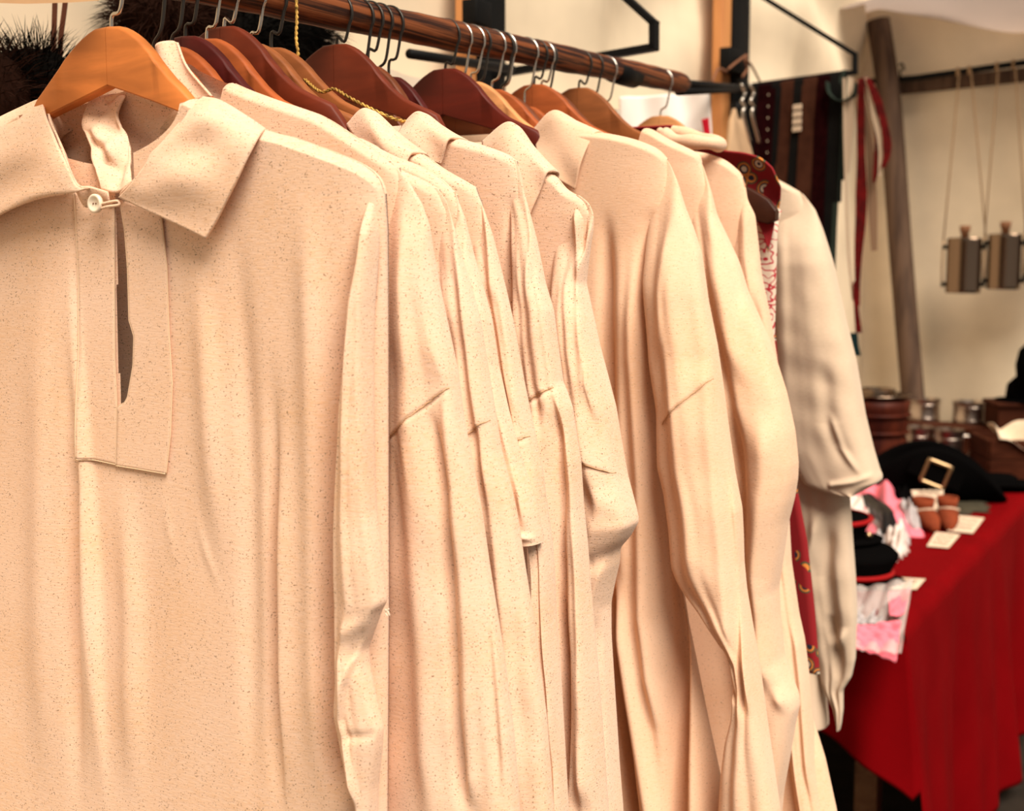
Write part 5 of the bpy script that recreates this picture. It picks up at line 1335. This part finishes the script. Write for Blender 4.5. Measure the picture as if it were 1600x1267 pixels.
flat_cloth([(1360, 836), (1410, 832), (1420, 850), (1370, 860)], M['grey'], 'pale grey ruffle under the pink satin', .03, seed=12, wave=.008)
# stack of caps, red band
def cap(px, py, r, h, label, band_z=.3):
    p = base(px, py); root = empty('peaked_cap', p); tag(root, label, 'cap', 'black caps on the table')
    mb = MB(); mb.lathe([(r * .86, 0), (r * .88, h * .4), (r * 1.0, h * .7), (r * 1.02, h * .82), (r * .9, h * .97), (0, h)], (0, 0, 0), 36); mb.obj('crown', M['felt'], root)
    mb = MB(); a = np.linspace(0, 2 * np.pi, 49); mb.tube(np.stack([np.cos(a) * r * .885, np.sin(a) * r * .885, a * 0 + h * band_z], -1), .006, 8); mb.obj('cap_band', M['bandred'], root)
    n = 10; G = np.zeros((n, 30, 3)); a = np.linspace(-1.0, 1.0, 30)
    for i, f in enumerate(np.linspace(.85, 1.38, n)):
        G[i, :, 0] = np.cos(a) * r * (.85 + (f - .85) * np.cos(a * 1.5)); G[i, :, 1] = np.sin(a) * r * (.9 + .1 * f); G[i, :, 2] = h * .12 - (f - .85) * .02
    grid_obj('peak', G, M['felt'], root, shell=.004)
    return p
pc_ = cap(1328, 908, .105, .085, 'lower black peaked cap with a red band beside the white smock', .32)
q = pc_ + Z * .088; root = empty('peaked_cap', q + np.array([-.045, .05, 0])); tag(root, 'upper black cap with a red top edge and small brass button', 'cap', 'black caps on the table')
mb = MB(); mb.lathe([(.085, 0), (.09, .03), (.10, .05), (.095, .058), (0, .062)], (0, 0, 0), 32); mb.obj('crown', M['felt'], root)
mb = MB(); a = np.linspace(0, 2 * np.pi, 49); mb.tube(np.stack([np.cos(a) * .099, np.sin(a) * .099, a * 0 + .053], -1), .006, 8); mb.obj('cap_band', M['bandred'], root)
mb = MB(); mb.lathe([(0, 0), (.008, 0), (.008, .004), (0, .006)], (.085, -.05, .02), 12, ((1, 0, 0), (0, 0, 1), (0, -1, 0))); mb.obj('cap_button', M['brass'], root)
G = np.zeros((8, 24, 3)); a = np.linspace(-1.3, 1.0, 24)
for i, f in enumerate(np.linspace(.8, 1.45, 8)):
    G[i, :, 0] = np.cos(a) * .09 * f; G[i, :, 1] = np.sin(a) * .09 * (.8 + .2 * f); G[i, :, 2] = .012 - (f - .8) * .012
grid_obj('peak', G, M['felt'], root, shell=.004)
# baby shoes
def baby_shoe(px, py, rz_, label):
    p = base(px, py); root = empty('baby_shoe', p, rz_); tag(root, label, 'shoe', 'tan baby shoes')
    n, m_ = 22, 20; G = np.zeros((n, m_, 3)); a = np.linspace(0, 2 * np.pi, m_, endpoint=False)
    for i, f in enumerate(np.linspace(0, 1, n)):
        y = (f - .5) * .12; wd = .030 * (math.sin(math.pi * min(max(f, .03), .97)) ** .4); h = .030 * (math.sin(math.pi * min(max(f, .03), .97)) ** .4) + .012 * sstep(f, .35, .9)
        G[i, :, 0] = np.cos(a) * wd; G[i, :, 1] = y; G[i, :, 2] = h + np.sin(a) * h
    mb = MB(); mb.grid(G, True, True); mb.obj('upper', M['shoe'], root)
    mb = MB(); mb.lathe([(.020, .040), (.027, .062), (.029, .082), (.025, .080), (.017, .05)], (0, .022, 0), 20, sy=1.15); mb.obj('ankle_cuff', M['shoe'], root)
    mb = MB(); mb.tube(smooth_path([(-.03, .005, .05), (0, -.018, .058), (.03, .005, .05)], 14), .0035, 6); mb.obj('lace', M['cordwhite'], root)
baby_shoe(1447, 826, .10, 'left one of the two tan baby shoes'); baby_shoe(1480, 824, -.25, 'right one of the two tan baby shoes')
# price cards
def card(px, label, stand=0.0, lines=3):
    P = [base(x, y) for x, y in px]; c = sum(P) / 4; root = empty('price_card', c); tag(root, label, 'card', 'handwritten price cards')
    nrm = np.cross(P[1] - P[0], P[3] - P[0]); nrm /= np.linalg.norm(nrm); nrm = nrm if nrm[2] > 0 else -nrm
    V = [q_ + Z * (.004) for q_ in P] + [q_ + Z * .0055 for q_ in P]
    mb = MB(); mb.add([v - c for v in V], [(0, 1, 2, 3), (4, 7, 6, 5), (0, 4, 5, 1), (1, 5, 6, 2), (2, 6, 7, 3), (3, 7, 4, 0)]); mb.obj('card', M['paper'], root, False)
    r = random.Random(px[0][0])
    for k in range(lines):
        v = (k + 1) / (lines + 1); A = P[0] * (1 - v) + P[3] * v; B = P[1] * (1 - v) + P[2] * v
        pts = [A + (B - A) * x + Z * .0064 + (P[3] - P[0]) * r.uniform(-.05, .05) for x in np.linspace(.15, .85, 12)]
        mb = MB(); mb.tube(np.array(pts) - c, .0012, 4); mb.obj('handwriting', M['ink'], root)
card([(1498, 808), (1538, 812), (1520, 836), (1480, 832)], 'price card nearest the baby shoes')
card([(1462, 834), (1500, 838), (1482, 859), (1448, 856)], 'price card lying in front of the baby shoes')
card([(1382, 904), (1446, 908), (1432, 924), (1366, 922)], 'wide price card in front of the peaked cap')
# standing card behind the shoes
p = base(1455, 806); s = scale_at(p); root = empty('price_card', p, .05); tag(root, 'small standing price card behind the baby shoes', 'card', 'handwritten price cards')
mb = MB(); mb.add([(-.04, 0, .004), (.035, 0, .004), (.045, .03, .070), (-.05, .03, .070), (-.04, .002, .004), (.035, .002, .004), (.045, .032, .070), (-.05, .032, .070)], [(0, 1, 2, 3), (4, 7, 6, 5), (0, 4, 5, 1), (1, 5, 6, 2), (2, 6, 7, 3), (3, 7, 4, 0)]); mb.obj('card', M['paper'], root, False)
for k in range(2):
    mb = MB(); mb.tube(np.array([(-.03 + .006 * i, .012 + .012 * k - .002, .045 + .022 * k + .004 * math.sin(i * 2)) for i in range(11)]), .0015, 4); mb.obj('handwriting', M['ink'], root)
# plastic bag with pink things hanging over the near edge
def plastic(name='clear_plastic'):
    m, nt, b = mat_new(name)
    b.inputs['Base Color'].default_value = (.9, .8, .75, 1); b.inputs['Roughness'].default_value = .12; b.inputs['Alpha'].default_value = .28
    b.inputs['Specular IOR Level'].default_value = .9
    return m
M['plastic'] = plastic()
bagc = base(1380, 950)
root = empty('plastic_bag', bagc); tag(root, 'clear plastic bag with pink and black things at the table corner', 'bag')
def bag_patch(px, zoff, mat, name, wave, seed, n=46):
    r = np.random.default_rng(seed)
    zz = []
    P = []
    for (x, y, z) in px: P.append(at(x, y, z))
    u, v = np.meshgrid(np.linspace(0, 1, n), np.linspace(0, 1, n))
    G = (1 - u)[..., None] * (1 - v)[..., None] * P[0] + u[..., None] * (1 - v)[..., None] * P[1] + u[..., None] * v[..., None] * P[2] + (1 - u)[..., None] * v[..., None] * P[3]
    off = sum(wave * r.uniform(.2, 1) * np.abs(np.sin(u * r.uniform(-14, 14) + v * r.uniform(-14, 14) + r.uniform(0, 6))) for _ in range(5))
    d = -FWD * .6 + Z * .8
    G = G + (off + zoff)[..., None] * d
    return grid_obj(name, G - bagc, mat, root, shell=.0008 if mat is M['plastic'] else .002)
zt = np.dot(base(1380, 925) - EYE, FWD); zb = np.dot(base(1380, 990) - EYE, FWD) - .03
bag_patch([(1325, 930, zt), (1422, 920, zt), (1402, 1040, zb - .02), (1320, 1025, zb)], .012, M['plastic'], 'film', .012, 3)
bag_patch([(1322, 985, zb + .06), (1405, 978, zb + .06), (1398, 1042, zb), (1325, 1020, zb)], .002, M['pink'], 'pink_content', .005, 4, 30)
bag_patch([(1325, 945, zt), (1378, 948, zt), (1375, 985, zb + .06), (1325, 988, zb + .06)], .004, M['grey'], 'dark_content', .010, 5, 30)
bag_patch([(1385, 932, zt), (1420, 926, zt), (1410, 968, zb + .08), (1388, 970, zb + .08)], .003, M['pink'], 'pink_content', .006, 6, 20)
